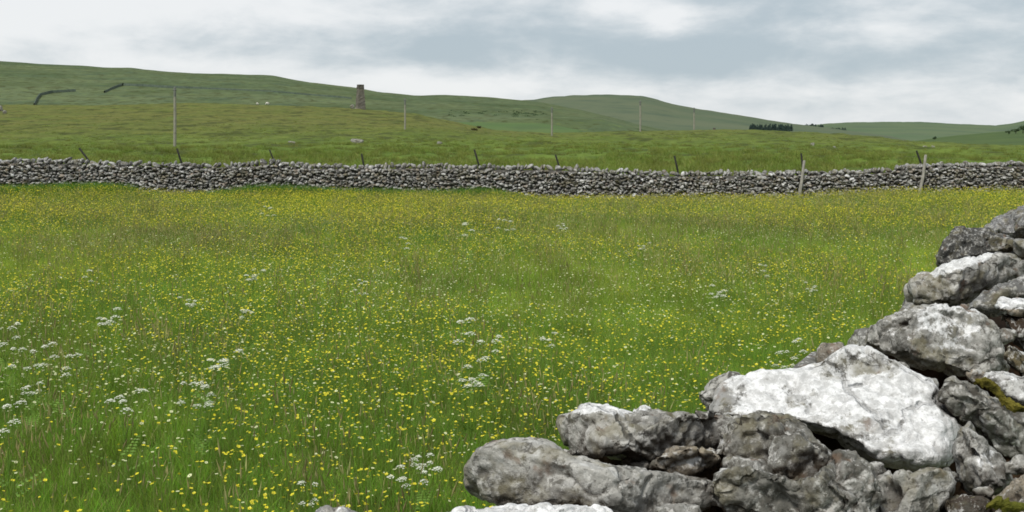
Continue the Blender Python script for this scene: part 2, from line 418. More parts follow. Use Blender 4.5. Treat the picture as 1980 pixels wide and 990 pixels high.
def in_frame_order(P):
    """indices of points seen in the photo's frame over the near wall, nearest first"""
    px = HX+F*P[:, 0]/P[:, 1]; py = HY+F*(CZ-P[:, 2]-.4)/P[:, 1]
    edge = np.interp(px, [880, 910, 1080, 1100, 1340, 1400, 1580, 1600, 1670, 1700, 1760, 1820, 1900, 1980], [985, 850, 840, 780, 780, 715, 690, 655, 640, 590, 520, 440, 410, 385])
    ok = (px > 4) & (px < 1976) & (py < np.minimum(edge, 985)-4)
    idx = np.nonzero(ok)[0]; return idx[np.argsort(P[idx, 1])]

def flowers(P, tmpl, stuff_name, name, label, cat, group, stuff_label, sizes):
    o = in_frame_order(P)[:300]; one = np.zeros(len(P), bool); one[o] = True
    for i in o:
        f = bpy.data.objects.new(name, random.choice(tmpl).data); col.objects.link(f)
        f.location = P[i]; f.rotation_euler = (random.gauss(0, .1), random.gauss(0, .1), random.uniform(0, 6.28)); f.scale = [sizes[i]]*3
        tag(f, label, cat, group)
    tag(scatter(stuff_name, P[~one], tmpl, sc=sizes[~one], tilt=.12), stuff_label, 'wildflowers')

but_t = [flower('buttercup', m_yel, random.uniform(.0098, .0138), random.uniform(.30, .48)) for _ in range(8)]
P = meadow_points(300, 400, 4.6, 39.2, 2.5)
den = .34+.95*nz2(P, .16, 21)+.70*nz2(P, .55, 33)+.3*nz2(P, 1.6, 3)+.28*smooth(24, 36, P[:, 1])+.22*smooth(10, 6.5, P[:, 1])-.25*smooth(-3.5, -1.2, near_d(P[:, 0], P[:, 1]))
P = P[(den > rng.uniform(0, 1, len(P))) & off_strip(P)]
sz = rng.uniform(.55, 1.12, len(P))*(1+.20*smooth(16, 30, P[:, 1]))
flowers(P, but_t, 'buttercups', 'buttercup', 'small yellow buttercup on a thin stem in the meadow grass close to the near wall', 'flower', 'yellow buttercups in the near meadow',
        'yellow buttercups speckling the rest of the meadow', sz)
pal_t = [flower('pale_wildflower', m_pale, random.uniform(.010, .014), random.uniform(.28, .44), 6, .1) for _ in range(5)]
P = meadow_points(190, 170, 4.6, 39.2, 2.5); P = P[(.45+.8*nz2(P, .25, 51)) > rng.uniform(0, 1, len(P))]
flowers(P, pal_t, 'pale_wildflowers', 'pale_wildflower', 'tiny cream flower on a thin stem in the meadow grass close to the near wall', 'flower', 'cream flowers in the near meadow',
        'cream wildflowers dotted through the rest of the meadow', rng.uniform(.45, 1.1, len(P)))

# cow parsley: stem with leaves and several flat white umbels
def parsley_parts(seed):
    random.seed(seed); H = random.uniform(.50, .62); parts = []
    b = MB(); tips = []
    main = [Vector((0, 0, 0)), Vector((.02, .01, H*.45)), Vector((.03, -.01, H*.8))]
    b.tube(main, [.004, .0032, .0022], 5)
    nb = random.randint(4, 7)
    for k in range(nb):
        a = 2*math.pi*k/nb+random.uniform(-.3, .3); r = random.uniform(.03, .105) if k else .015
        p0 = main[1].lerp(main[2], random.uniform(.1, 1)); tip = Vector((p0.x+math.cos(a)*r, p0.y+math.sin(a)*r, H*random.uniform(.80, 1.10)))
        b.tube([p0, p0.lerp(tip, .5)+Vector((math.cos(a), math.sin(a), -.3))*r*.12, tip], [.0022, .0017, .0013], 4); tips.append(tip)
    parts.append(('stem', b.build('stem', m_stem, link=False)))
    for tip in tips:
        u = MB(); Ru = random.uniform(.020, .038); nu = 15
        for j in range(nu):
            rr = Ru*math.sqrt((j+.3)/nu); a = j*2.4
            e = tip+Vector((rr*math.cos(a), rr*math.sin(a), .014+.85*math.sqrt(max(0, Ru*Ru*1.02-rr*rr))+random.uniform(-.004, .004)))
            u.tube([tip, e], .0006, 3, 1, cap=False)
            for q in range(7):
                aa = q*2.4; r2 = .0065*math.sqrt(q/6); c = e+Vector((r2*math.cos(aa), r2*math.sin(aa), .003-.2*r2))
                s = random.uniform(.0024, .0036); t1 = random.uniform(0, 1.5)
                V = [c+Vector((s*math.cos(t1+w), s*math.sin(t1+w), random.uniform(-.0025, .0025))) for w in (0, 1.57, 3.14, 4.71)]
                u.add(np.array(V), np.array([(0, 1, 2, 3)]), 0)
        parts.append(('umbel', u.build('umbel', [m_wht, m_stem], smooth_=False, link=False)))
    for k in range(3):
        lf = MB(); a = random.uniform(0, 6.28); base = Vector((0, 0, H*random.uniform(.2, .5))); d = Vector((math.cos(a), math.sin(a), .5)).normalized(); sd = d.cross(Vector((0, 0, 1)))
        for j in range(7):
            p = base+d*(.03+.025*j)
            for s in (-1, 1):
                L = (.05-.006*j)*s; V = [p, p+sd*L*.5+d*.012, p+sd*L+d*.006+Vector((0, 0, -.006)), p+sd*L*.5-d*.006]
                lf.add(np.array(V), np.array([(0, 1, 2, 3)]), 0)
        parts.append(('leaf', lf.build('leaf', m_stem, smooth_=False, link=False)))
    return parts
kinds = [parsley_parts(s) for s in (3, 8, 15, 27)]
random.seed(91)
# (px, py of the flower heads, size, label)
PARS = [
 (200, 603, 1.45, 'largest white cow parsley plant in the left half of the meadow'),
 (484, 524, 1.3, 'white cow parsley standing alone below the second dark post from the left'),
 (14, 655, 1.1, 'white cow parsley at the left frame edge, above the big group of white heads'),
 (48, 700, 1.0, 'cow parsley at the left end of the big group of white heads'),
 (96, 706, 1.05, 'cow parsley in the middle of the big group of white heads at left'),
 (132, 728, 1.05, 'cow parsley at the right end of the big group of white heads at left'),
 (60, 738, .85, 'cow parsley lowest in the big group of white heads at left'),
 (420, 682, 1.35, 'loose cow parsley in the meadow straight above the paired small ones'),
 (476, 605, 1.0, 'small cow parsley in mid meadow below the solitary white plant'),
 (242, 772, 1.2, 'bright cow parsley low in the meadow, left of the paired small ones'),
 (378, 770, .95, 'left one of two small cow parsley plants side by side low in the meadow'),
 (402, 782, .9, 'right one of two small cow parsley plants side by side low in the meadow'),
 (900, 662, 1.4, 'brightest white cow parsley in the centre of the meadow'),
 (948, 682, 1.15, 'cow parsley just right of the brightest one in the centre'),
 (910, 718, 1.25, 'cow parsley just below the brightest one in the centre'),
 (22, 836, 1.1, 'cow parsley low at the left frame edge'),
 (815, 872, .80, 'cow parsley topmost of the trio left of the rounded grey stone'),
 (772, 922, .80, 'cow parsley left one of the trio beside the rounded grey stone'),
 (832, 912, .80, 'cow parsley right one of the trio touching the rounded grey stone'),
 (594, 962, .6, 'single white flower head at the bottom edge beside the pale stone tip'),
 (1388, 556, 1.3, 'bright cow parsley in the meadow above the small leaning grey stone'),
 (1512, 703, .8, 'left cow parsley peeping over the big white stone of the near wall'),
 (1545, 700, .9, 'right cow parsley peeping over the big white stone of the near wall'),
 (905, 456, 1.7, 'tall pale cow parsley in the far middle of the meadow'),
 (978, 438, 1.5, 'pale cow parsley right of the tall one in the far middle'),
 (786, 480, 1.3, 'pale cow parsley left of the tall one in the far middle'),
 (370, 575, 1.0, 'faint cow parsley between the largest plant and the solitary one'),
 (520, 412, 1.5, 'cow parsley near the far wall under the third dark post'),
 (1060, 655, 1.0, 'small cow parsley right of the brightest one in the centre'),
 (1090, 432, 1.4, 'cow parsley near the far wall in line with the third telegraph pole'),
 (1478, 535, 1.0, 'faint cow parsley right of the bright one above the leaning grey stone'),
 (1570, 550, .9, 'small cow parsley in the meadow left of the black-ended ledge stone'),
 (700, 560, .9, 'small faint cow parsley in the middle of the meadow'),
 (170, 545, .95, 'small cow parsley above the largest plant at left'),
 (1240, 470, 1.1, 'pale cow parsley in the right part of the far meadow'),
]
for px, py, s, lab in PARS:
    D = F*(CZ-.55*s**.5)/(py-HY); x = (px-HX)/F*D
    z = float(meadow_z(x, D)); D = F*(CZ-z-.55*s**.5)/(py-HY); x = (px-HX)/F*D
    e = empty('cow_parsley', (x, D, float(meadow_z(x, D))), lab, 'wildflower', 'cow parsley plants in the meadow', random.uniform(0, 6.28))
    e.scale = (s, s, s**.5)
    for nm, src in random.choice(kinds):
        o = bpy.data.objects.new(nm, src.data); col.objects.link(o); o.parent = e

# ------------------------------------------------------------------ stone materials
def stone_mat(name, near=True):
    m, t, b, o = material(name); p = t.pos()
    wv = t.attr('white', 'Fac'); base = t.attr('Col')
    s = 1.0 if near else .22
    n1 = t.noise(p, 8*s, 6, .65); n2 = t.noise(p, 42*s, 6, .75); n3 = t.noise(p, 170*s, 4, .7); n5 = t.noise(p, 75*s, 5, .75)
    v = t.voro(p, 55*s); v2 = t.voro(p, 130*s)
    c = t.mix(t.rng(n1, .38, .60), t.mix(.55, base, (.10, .097, .087)), base)
    c = t.mix(t.rng(n5, .50, .60, 0, .75), c, (.56, .55, .52))                        # pale lichen flecks
    c = t.mix(t.rng(n2, .49, .41, 0, .82), c, (.085, .08, .068))                     # weathered dark blotches
    c = t.mix(t.rng(n3, .42, .33, 0, .6), c, (.06, .057, .05))                      # pits
    vs = t.voro(p, 38*s); c = t.mix(t.math('MULTIPLY', t.rng(t.math('ADD', vs, t.math('MULTIPLY', n5, .5)), .52, .40), t.rng(n1, .45, .55, .2, .9)), c, (.55, .545, .52))
    ol = t.noise(p, 15*s, 4, .65); c = t.mix(t.rng(ol, .50, .64, 0, .6), c, (.17, .15, .085))
    wr = t.noise(p, 26*s, 3, .6); c = t.mix(t.rng(wr, .60, .70, 0, .6), c, (.16, .10, .065))
    wp = t.new('ShaderNodeVectorMath', operation='ADD'); t.l.new(p, wp.inputs[0])
    wn_ = t.new('ShaderNodeTexNoise'); t.l.new(p, wn_.inputs['Vector']); wn_.inputs['Scale'].default_value = 20*s; wn_.inputs['Detail'].default_value = 4
    ws = t.new('ShaderNodeVectorMath', operation='SCALE'); t.l.new(wn_.outputs[1], ws.inputs[0]); ws.inputs['Scale'].default_value = .07/s; t.l.new(ws.outputs[0], wp.inputs[1])
    ck = t.voro(t.scale(wp.outputs[0], (.7, .7, 1.25)), 9*s, 'DISTANCE_TO_EDGE')
    crack = t.math('MULTIPLY', t.rng(ck, .035, .008), t.rng(n1, .44, .56))
    n4 = t.noise(p, 19*s, 7, .78)
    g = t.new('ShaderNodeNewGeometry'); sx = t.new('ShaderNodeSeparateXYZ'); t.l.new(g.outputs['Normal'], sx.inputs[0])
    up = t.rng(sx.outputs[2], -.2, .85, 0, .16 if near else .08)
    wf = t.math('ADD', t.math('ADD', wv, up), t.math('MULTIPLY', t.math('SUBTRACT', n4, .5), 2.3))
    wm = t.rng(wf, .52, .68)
    wc = t.mix(t.rng(n5, .40, .60), (.52, .518, .508), (.80, .80, .795))
    wc = t.mix(t.rng(n3, .40, .30, 0, .6), wc, (.20, .19, .17))
    c = t.mix(wm, c, wc)
    c = t.mix(t.math('MULTIPLY', crack, t.math('SUBTRACT', .8, t.math('MULTIPLY', wm, .5))), c, (.05, .045, .036))
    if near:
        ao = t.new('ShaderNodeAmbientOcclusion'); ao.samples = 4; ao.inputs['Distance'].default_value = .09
        c = t.mix(t.rng(ao.outputs['AO'], .48, .10, 0, .92), c, (.032, .019, .010))  # occlusion shade painted into crevices, along with a soil brown
    h = t.math('ADD', t.math('MULTIPLY', n2, .8), t.math('ADD', t.math('MULTIPLY', n5, .5), t.math('ADD', t.math('MULTIPLY', v, .4), t.math('SUBTRACT', t.math('MULTIPLY', n3, .3), t.math('MULTIPLY', crack, .8)))))
    finish(t, b, c, .92, .12, h, .7 if near else .6, .008 if near else .05)
    return m
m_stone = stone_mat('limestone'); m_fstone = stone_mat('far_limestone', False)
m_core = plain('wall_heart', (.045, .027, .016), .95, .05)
m_fcore = plain('far_wall_heart', (.085, .081, .072), .95, .05)
def moss_mat():
    m, t, b, o = material('moss'); p = t.pos(); n = t.noise(p, 60, 4, .7); n2 = t.noise(p, 12, 3)
    c = t.mix(t.rng(n, .35, .65), (.045, .040, .010), (.17, .145, .028)); c = t.mix(t.rng(n2, .5, .7, 0, .6), c, (.06, .08, .012))
    finish(t, b, c, .95, .05, n, 1, .01); return m
m_moss = moss_mat()

# ------------------------------------------------------------------ near wall: every stone from its outline
near_wall = empty('dry_stone_wall', (-.05, 1.18, .5), 'close mossy dry stone wall of big grey and white limestone blocks running off to the right', 'stone wall')
def child(o, parent):
    o.parent = parent; o.matrix_parent_inverse = Matrix.Translation(-Vector(parent.location)); return o

work = bpy.data.scenes.new('workbench')
def remesh(V, Fc, voxel):
    me = bpy.data.meshes.new('raw'); me.from_pydata(V.tolist(), [], Fc.tolist()); o = bpy.data.objects.new('raw', me); work.collection.objects.link(o)
    r = o.modifiers.new('remesh', 'REMESH'); r.mode = 'VOXEL'; r.voxel_size = voxel
    vl = work.view_layers[0]; vl.update(); dg = vl.depsgraph; dg.update()
    m = bpy.data.meshes.new_from_object(o.evaluated_get(dg)); n = len(m.vertices)
    co = np.empty(n*3, np.float32); m.vertices.foreach_get('co', co); no = np.empty(n*3, np.float32); m.vertex_normals.foreach_get('vector', no)
    lt = np.empty(len(m.polygons), np.int32); m.polygons.foreach_get('loop_total', lt); li = np.empty(len(m.loops), np.int32); m.loops.foreach_get('vertex_index', li)
    assert (lt == 4).all()
    bpy.data.objects.remove(o); bpy.data.meshes.remove(me); bpy.data.meshes.remove(m)
    return co.reshape(-1, 3).astype(float), no.reshape(-1, 3).astype(float), li.reshape(-1, 4)

def stone(outline, D, thick, colour, white, label=None, sub=5, amp=.05, seed=0, box=.58, dz=.62, rough=1.0, tilt=-.22, name='stone', facets=6, frac=1.25):
    O = np.array(outline, float)
    x, y = O[:, 0], O[:, 1]; x2, y2 = np.roll(x, -1), np.roll(y, -1); cr = x*y2-x2*y; A = cr.sum()/2
    cx = ((x+x2)*cr).sum()/(6*A); cy = ((y+y2)*cr).sum()/(6*A)
    pa = (O-np.array([cx, cy]))/F*D*1.02; pa[:, 1] *= -1
    ang = np.linspace(0, 2*math.pi, 721)[:-1]; Rr = np.zeros(720)
    for i, a in enumerate(ang):
        d = np.array([math.cos(a), math.sin(a)]); best = 0
        for k in range(len(pa)):
            p, q = pa[k], pa[(k+1) % len(pa)]; e = q-p; den = d[0]*e[1]-d[1]*e[0]
            if abs(den) < 1e-12: continue
            tt = (p[0]*e[1]-p[1]*e[0])/den; uu = (p[0]*d[1]-p[1]*d[0])/den
            if tt > 0 and -1e-6 <= uu <= 1+1e-6: best = max(best, tt)
        Rr[i] = best
    ker = np.exp(-.5*(np.arange(-10, 11)/2.0)**2); ker /= ker.sum()
    Rr = np.convolve(np.concatenate([Rr[-10:], Rr, Rr[:10]]), ker, 'valid')
    N, Fc = ico(sub)
    s = np.hypot(N[:, 0], N[:, 1]); a = np.arctan2(N[:, 1], N[:, 0]) % (2*math.pi)
    rad = np.interp(a, np.append(ang, 2*math.pi), np.append(Rr, Rr[0]))*np.clip(s, 0, 1)**box
    size = float(np.mean(Rr))
    dep = thick*np.sign(N[:, 2])*np.abs(N[:, 2])**dz
    L = np.column_stack([rad*np.cos(a), rad*np.sin(a), dep])
    fr = np.random.default_rng(seed*17+3)
    for k in range(facets):                      # split faces: flat cleavage planes on the side one sees and behind
        d = np.array([fr.normal()*.75, fr.normal()*.75, fr.choice([1, 1, 1, -1])*fr.uniform(.35, 1)]); d /= np.linalg.norm(d)
        h = L@d; lim = h.max()*fr.uniform(.62, .90); cut = np.clip(h-lim, 0, None)*.88; keep = 1-.92*np.clip(s, 0, 1)**8
        L = L-np.outer(cut*keep, d)
    L[:, 2] += np.abs(N[:, 2])**.6*tilt*L[:, 1]
    L, Nr, Fc = remesh(L, Fc, .0024*max(D, 1.0)/1.15 if sub >= 6 else .0034*max(D, 1.0)/1.15)
    q = L/size; m = L*1.15/D                     # m: metres at the distance of the nearest stones
    off = Vector((seed*3.1, seed*1.7, -seed*2.3))
    disp = np.empty(len(L)); fa = 1.9 if sub >= 6 else 1.5
    for i in range(len(L)):
        Q = Vector(q[i])+off; M = Vector(m[i])+off
        wq = mn.noise_vector(Q*2.2)*.22; P3 = Q*fa+wq
        dd, pp = mn.voronoi(P3); c1 = mn.cell(pp[0]*7.3); j1 = dd[1]-dd[0]
        wm = mn.noise_vector(M*38)*.006; dd, pp = mn.voronoi((M+wm)*26); c2 = mn.cell(pp[0]*5.7); j2 = dd[1]-dd[0]
        big = mn.noise(Q*1.1)+.5*mn.noise(Q*2.3)
        n1 = mn.noise(M*30); n2_ = mn.noise(M*63); n3_ = mn.noise(M*130); n4_ = mn.noise(M*260)
        pit = max(0.0, mn.noise(M*46+Vector((7, 0, 0)))-.22)
        ridge = abs(mn.noise(M*17+wm*30))
        disp[i] = size*amp*(.8*big+frac*(.75*c1-.55*math.exp(-(j1/.07)**2))) + rough*(.0030*n1+.0020*n2_+.0013*n3_+.0008*n4_-.016*pit+.0022*frac*(c2-.5)-.0022*math.exp(-(j2/.10)**2)*frac-.0035*math.exp(-(ridge/.05)**2))*D/1.15
    L = L+Nr*disp[:, None]
    dv = Vector(((cx-HX)/F, 1, -(cy-HY)/F)).normalized(); C = at(cx, cy, D)
    W = np.array(C)+np.outer(L[:, 0], (1, 0, 0))+np.outer(L[:, 1], (0, 0, 1))-np.outer(L[:, 2], np.array(dv))
    if callable(white): wv = np.clip(white(HX+(W[:, 0])/W[:, 1]*F, HY+(CZ-W[:, 2])/W[:, 1]*F), -1, 1)
    else: wv = np.full(len(W), white)
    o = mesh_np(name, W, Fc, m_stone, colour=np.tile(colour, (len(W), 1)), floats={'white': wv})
    child(o, near_wall)
    if label: o['label'] = label
    return o
GR, DK, LT, BR = (.40, .39, .36), (.22, .213, .19), (.55, .545, .53), (.31, .265, .205)
stone([(900, 905), (913, 882), (950, 860), (1000, 847), (1045, 849), (1085, 866), (1102, 880), (1135, 890), (1200, 903), (1270, 915), (1340, 920), (1370, 928), (1381, 948), (1372, 975), (1340, 990), (1250, 1003), (1100, 992), (1000, 980), (930, 970), (903, 945)], 1.13, .095, GR, -.1, 'long rounded grey stone reaching furthest over the meadow', 6, .045, 1, .62, frac=.45)
stone([(1083, 822), (1094, 800), (1130, 786), (1190, 790), (1218, 794), (1243, 784), (1265, 789), (1290, 797), (1340, 800), (1400, 802), (1440, 830), (1430, 870), (1370, 900), (1300, 908), (1250, 900), (1220, 884), (1165, 882), (1110, 892), (1092, 855)], 1.27, .11, GR, lambda px, py: .62-.030*(py-792)-.006*np.clip(px-1205, 0, 999)*1.0, 'grey pitted stone with a white cap above the long rounded one', 6, .05, 2, tilt=-.6)
stone([(1375, 880), (1390, 832), (1420, 806), (1470, 794), (1520, 806), (1555, 824), (1572, 848), (1600, 872), (1622, 900), (1610, 940), (1540, 945), (1470, 930), (1420, 915)], 1.18, .10, DK, lambda px, py: -.12+.5*np.exp(-((px-1405)/35)**2-((py-850)/25)**2), 'humped dark grey stone below the left end of the big white one', 6, .06, 3, rough=1.2)
stone([(1256, 905), (1268, 880), (1300, 866), (1345, 866), (1385, 868), (1400, 890), (1370, 915), (1320, 925), (1270, 925)], 1.16, .06, BR, lambda px, py: -.1+.75*np.exp(-((px-1345)/30)**2-((py-892)/18)**2), 'small brown grey stone with a pale patch wedged above the long rounded one', 5, .07, 31, rough=1.3)
stone([(1372, 945), (1385, 915), (1420, 896), (1470, 905), (1530, 925), (1580, 905), (1615, 872), (1650, 876), (1690, 905), (1706, 945), (1700, 1000), (1640, 1050), (1520, 1060), (1450, 1030), (1405, 985)], 1.10, .10, DK, lambda px, py: -.08+.3*np.exp(-((px-1620)/60)**2-((py-900)/30)**2)+.45*np.exp(-((px-1440)/25)**2-((py-940)/15)**2), 'big cracked dark stone at the bottom of the near wall', 6, .065, 33, rough=1.3)
stone([(1378, 804), (1389, 763), (1404, 741), (1427, 726), (1464, 720), (1487, 711), (1509, 717), (1550, 716), (1591, 703), (1612, 685), (1640, 670), (1681, 676), (1718, 692), (1763, 715), (1800, 733), (1817, 760), (1838, 800), (1853, 834), (1847, 879), (1830, 900), (1793, 915), (1763, 904), (1696, 900), (1655, 876), (1614, 845), (1560, 828), (1464, 805), (1427, 812)], 1.40, .13, LT, lambda px, py: .57+.0012*(px-1600)+.22*np.exp(-((px-1460)/60)**2)-.55*np.exp(-((px-1690)/70)**2-((py-705)/25)**2)-.2*np.exp(-((px-1700)/80)**2-((py-830)/50)**2), 'largest bright white stone of the near wall', 6, .04, 4, .72, tilt=-.95, facets=3, frac=.7, rough=.65)
stone([(1345, 763), (1375, 738), (1408, 719), (1432, 724), (1430, 765), (1400, 805), (1362, 792)], 1.58, .09, GR, .05, 'small leaning grey stone behind the left end of the big white one', 5, .05, 5)
stone([(1575, 676), (1588, 662), (1606, 659), (1632, 666), (1640, 690), (1600, 712), (1580, 702)], 1.72, .08, BR, .0, 'little brown grey stone between the big white block and the grey white one', 5, .05, 6)
stone([(1668, 668), (1680, 641), (1699, 616), (1734, 605), (1780, 594), (1815, 592), (1849, 594), (1883, 596), (1908, 613), (1928, 632), (1943, 672), (1950, 712), (1925, 726), (1849, 728), (1795, 715), (1741, 697), (1700, 684)], 1.90, .15, GR, lambda px, py: .42-.75*smooth(1880, 1930, px)-.35*smooth(672, 700, py)-.4*smooth(1730, 1690, px), 'speckled white and grey stone with a dark patch at its right end', 6, .055, 7)
stone([(1757, 550), (1763, 537), (1805, 526), (1811, 519), (1849, 502), (1899, 491), (1925, 489), (1964, 498), (1990, 512), (1985, 535), (1941, 548), (1899, 566), (1864, 588), (1826, 593), (1783, 592), (1768, 594), (1760, 574)], 2.65, .22, GR, lambda px, py: .9-.05*(py-(528-.30*(px-1806)))-.8*smooth(1810, 1795, px)-.9*smooth(1905, 1930, px), 'grey ledge stone with a flat white top and blackened left end', 6, .05, 8)
stone([(1813, 513), (1820, 480), (1829, 461), (1845, 444), (1864, 438), (1906, 440), (1952, 454), (1962, 480), (1930, 492), (1890, 498), (1856, 508), (1835, 514)], 3.6, .28, (.06, .06, .06), -.3, 'nearly black block on top of the near wall', 5, .06, 9)
stone([(1896, 444), (1915, 428), (1937, 412), (1964, 402), (1985, 394), (2060, 388), (2080, 430), (2050, 470), (1990, 476), (1960, 465), (1940, 452)], 4.4, .35, (.21, .21, .215), .0, 'pale grey slab cut by the right frame edge, highest on the near wall', 5, .05, 10)
stone([(1955, 462), (1990, 455), (2060, 470), (2070, 510), (2000, 518), (1965, 500)], 3.5, .2, GR, .1, None, 5, .05, 11)
stone([(1862, 596), (1899, 572), (1937, 547), (1985, 530), (2060, 525), (2070, 575), (1990, 585), (1925, 612), (1900, 612)], 2.35, .18, (.2, .2, .2), .08, None, 5, .05, 12)
stone([(1926, 590), (1932, 578), (1985, 574), (2050, 578), (2060, 625), (1985, 625), (1958, 606), (1940, 603)], 2.0, .11, BR, lambda px, py: .75-.05*(py-592), 'white topped stone over a brown hollow at the right frame edge', 5, .05, 13)
stone([(1928, 600), (1960, 610), (2040, 620), (2060, 680), (1990, 690), (1960, 660)], 1.98, .08, (.045, .032, .022), -.4, 'dark brown soil-stained stone in the hollow at the right frame edge', 5, .08, 14)
stone([(1940, 690), (1950, 665), (1965, 668), (1985, 690), (2030, 700), (2020, 735), (1975, 728)], 1.72, .07, (.11, .09, .05), .12, None, 5, .07, 15)
stone([(1818, 755), (1838, 734), (1875, 738), (1905, 760), (1940, 775), (1985, 800), (2050, 830), (2060, 900), (1990, 930), (1950, 900), (1905, 860), (1880, 825), (1850, 820), (1828, 785)], 1.38, .11, DK, lambda px, py: -.1+.25*smooth(1860, 1830, px), 'dark grey block with a yellow moss rim beside the big white stone', 6, .06, 16)
stone([(1900, 735), (1912, 718), (1945, 722), (1985, 728), (2060, 735), (2080, 800), (1985, 795), (1945, 775), (1920, 752)], 1.52, .10, LT, .36, 'pale pinkish grey stone above the moss at the right frame edge', 5, .05, 17)
stone([(1855, 832), (1878, 815), (1898, 848), (1925, 875), (1955, 905), (1964, 930), (1950, 955), (1915, 962), (1875, 948), (1850, 918), (1845, 880)], 1.20, .07, GR, lambda px, py: .65-.0010*((px-1905)**2*.8+(py-890)**2*.35)-.1, 'grey stone with a white triangular face wedged beside the big white one', 6, .055, 18)
stone([(1690, 925), (1720, 910), (1765, 915), (1800, 905), (1835, 915), (1850, 935), (1835, 965), (1820, 1010), (1740, 1040), (1690, 1010)], 1.10, .07, GR, .05, None, 5, .08, 19, rough=1.4)
stone([(1825, 965), (1860, 950), (1905, 965), (1925, 990), (1915, 1040), (1830, 1040)], 1.08, .06, (.05, .032, .022), -.4, 'dark brown earthy stone at the bottom edge', 5, .09, 20)
stone([(1915, 965), (1960, 930), (1990, 915), (2040, 930), (2050, 1040), (1930, 1040)], 1.08, .07, BR, .1, None, 5, .07, 21)
stone([(857, 995), (880, 984), (920, 981), (960, 980), (985, 971), (1020, 977), (1060, 976), (1110, 974), (1150, 979), (1180, 990), (1190, 1040), (1100, 1075), (930, 1070), (860, 1040)], 1.02, .07, LT, .75, 'white stone just showing at the bottom edge under the long rounded one', 6, .035, 22)
stone([(612, 985), (620, 976), (660, 978), (692, 990), (700, 1030), (640, 1040), (605, 1010)], .99, .05, (.34, .34, .35), .25, 'tip of a pale stone alone at the bottom edge', 5, .04, 23)
stone([(1255, 1000), (1262, 975), (1310, 968), (1352, 972), (1365, 1000), (1350, 1050), (1270, 1050)], 1.06, .06, GR, .15, None, 5, .05, 24)
# earth and broken chips packed in the hollows behind the top stones
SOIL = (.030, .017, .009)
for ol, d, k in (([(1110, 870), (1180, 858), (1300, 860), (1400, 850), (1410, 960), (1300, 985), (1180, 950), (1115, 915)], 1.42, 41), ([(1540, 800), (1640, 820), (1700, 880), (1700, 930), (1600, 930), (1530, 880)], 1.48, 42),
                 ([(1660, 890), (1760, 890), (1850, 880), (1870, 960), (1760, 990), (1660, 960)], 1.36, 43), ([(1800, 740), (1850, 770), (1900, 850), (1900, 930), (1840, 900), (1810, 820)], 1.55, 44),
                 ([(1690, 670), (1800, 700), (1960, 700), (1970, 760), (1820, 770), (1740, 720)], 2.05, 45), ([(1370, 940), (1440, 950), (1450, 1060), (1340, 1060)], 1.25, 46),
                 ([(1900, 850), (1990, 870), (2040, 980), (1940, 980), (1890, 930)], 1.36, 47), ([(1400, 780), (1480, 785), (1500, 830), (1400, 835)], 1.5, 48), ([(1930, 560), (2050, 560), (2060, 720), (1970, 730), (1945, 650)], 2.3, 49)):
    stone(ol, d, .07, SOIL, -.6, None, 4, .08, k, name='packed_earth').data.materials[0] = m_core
# small packing stones pinned between the big ones
for k, (px, py, r_, d, wv) in enumerate([(1245, 905, 22, 1.2, .1), (1215, 893, 14, 1.22, .3), (1400, 890, 18, 1.17, .2), (1630, 885, 22, 1.22, .1), (1690, 912, 20, 1.16, .35), (1845, 806, 17, 1.40, .1), (1838, 925, 22, 1.13, .2),
                                     (1758, 925, 20, 1.10, .0), (1735, 712, 16, 1.75, .1), (1800, 742, 18, 1.5, .1), (1890, 728, 16, 1.55, .0), (1945, 650, 18, 1.85, -.1), (1965, 690, 15, 1.72, .6), (1395, 965, 24, 1.1, -.2),
                                     (1440, 985, 22, 1.08, .1), (1905, 955, 18, 1.1, .0), (1975, 905, 24, 1.15, .1), (1862, 600, 14, 2.3, .2), (1950, 470, 14, 3.5, .1), (1105, 875, 15, 1.2, .1), (1480, 935, 20, 1.09, .25), (1560, 880, 18, 1.16, .0)]):
    ol = [(px+r_*1.5*random.uniform(.75, 1.15)*math.cos(a), py+r_*random.uniform(.75, 1.15)*math.sin(a)) for a in np.linspace(0, 6.28, 8)[:-1]]
    stone(ol, d, r_/F*d*1.1, random.choice([GR, DK, BR, GR]), wv, None, 4, .07, 60+k)
# moss draped over the dark grey block
def moss_strip(path, D, w, seed, name='moss'):
    V = []; n = 60; m = 9; pth = np.array(path, float); tt = np.linspace(0, len(path)-1, n)
    for i, t in enumerate(tt):
        px = np.interp(t, range(len(path)), pth[:, 0]); py = np.interp(t, range(len(path)), pth[:, 1]); d = np.interp(t, range(len(path)), D)
        c = at(px, py, d)
        for j in range(m):
            v = j/(m-1)*2-1; hh = (1-v*v)*w*.8
            k = w*(1+.7*mn.noise((t*3, seed, 0)))*math.sin(math.pi*min(1, max(.02, i/(n-1))))**.4
            p = c+Vector((v*k*.35, -hh*1.0, v*k+hh*.4))
            p += Vector((mn.noise(p*60), mn.noise(p*60+Vector((9, 0, 0))), mn.noise(p*55+Vector((0, 9, 0)))))*w*.5
            V.append(p)
    return mesh_np(name, np.array(V), grid_faces(n, m), m_moss)
child(moss_strip([(1880, 738), (1905, 740), (1930, 756), (1942, 775), (1960, 785), (1990, 792)], [1.32, 1.31, 1.31, 1.31, 1.30, 1.30], .0065, 1), near_wall)['label'] = 'yellow green moss cushion'
child(moss_strip([(1905, 985), (1925, 972), (1950, 980), (1990, 985)], [1.03, 1.03, 1.03, 1.03], .006, 4), near_wall)['label'] = 'green moss at the bottom edge'
bpy.data.scenes.remove(work)
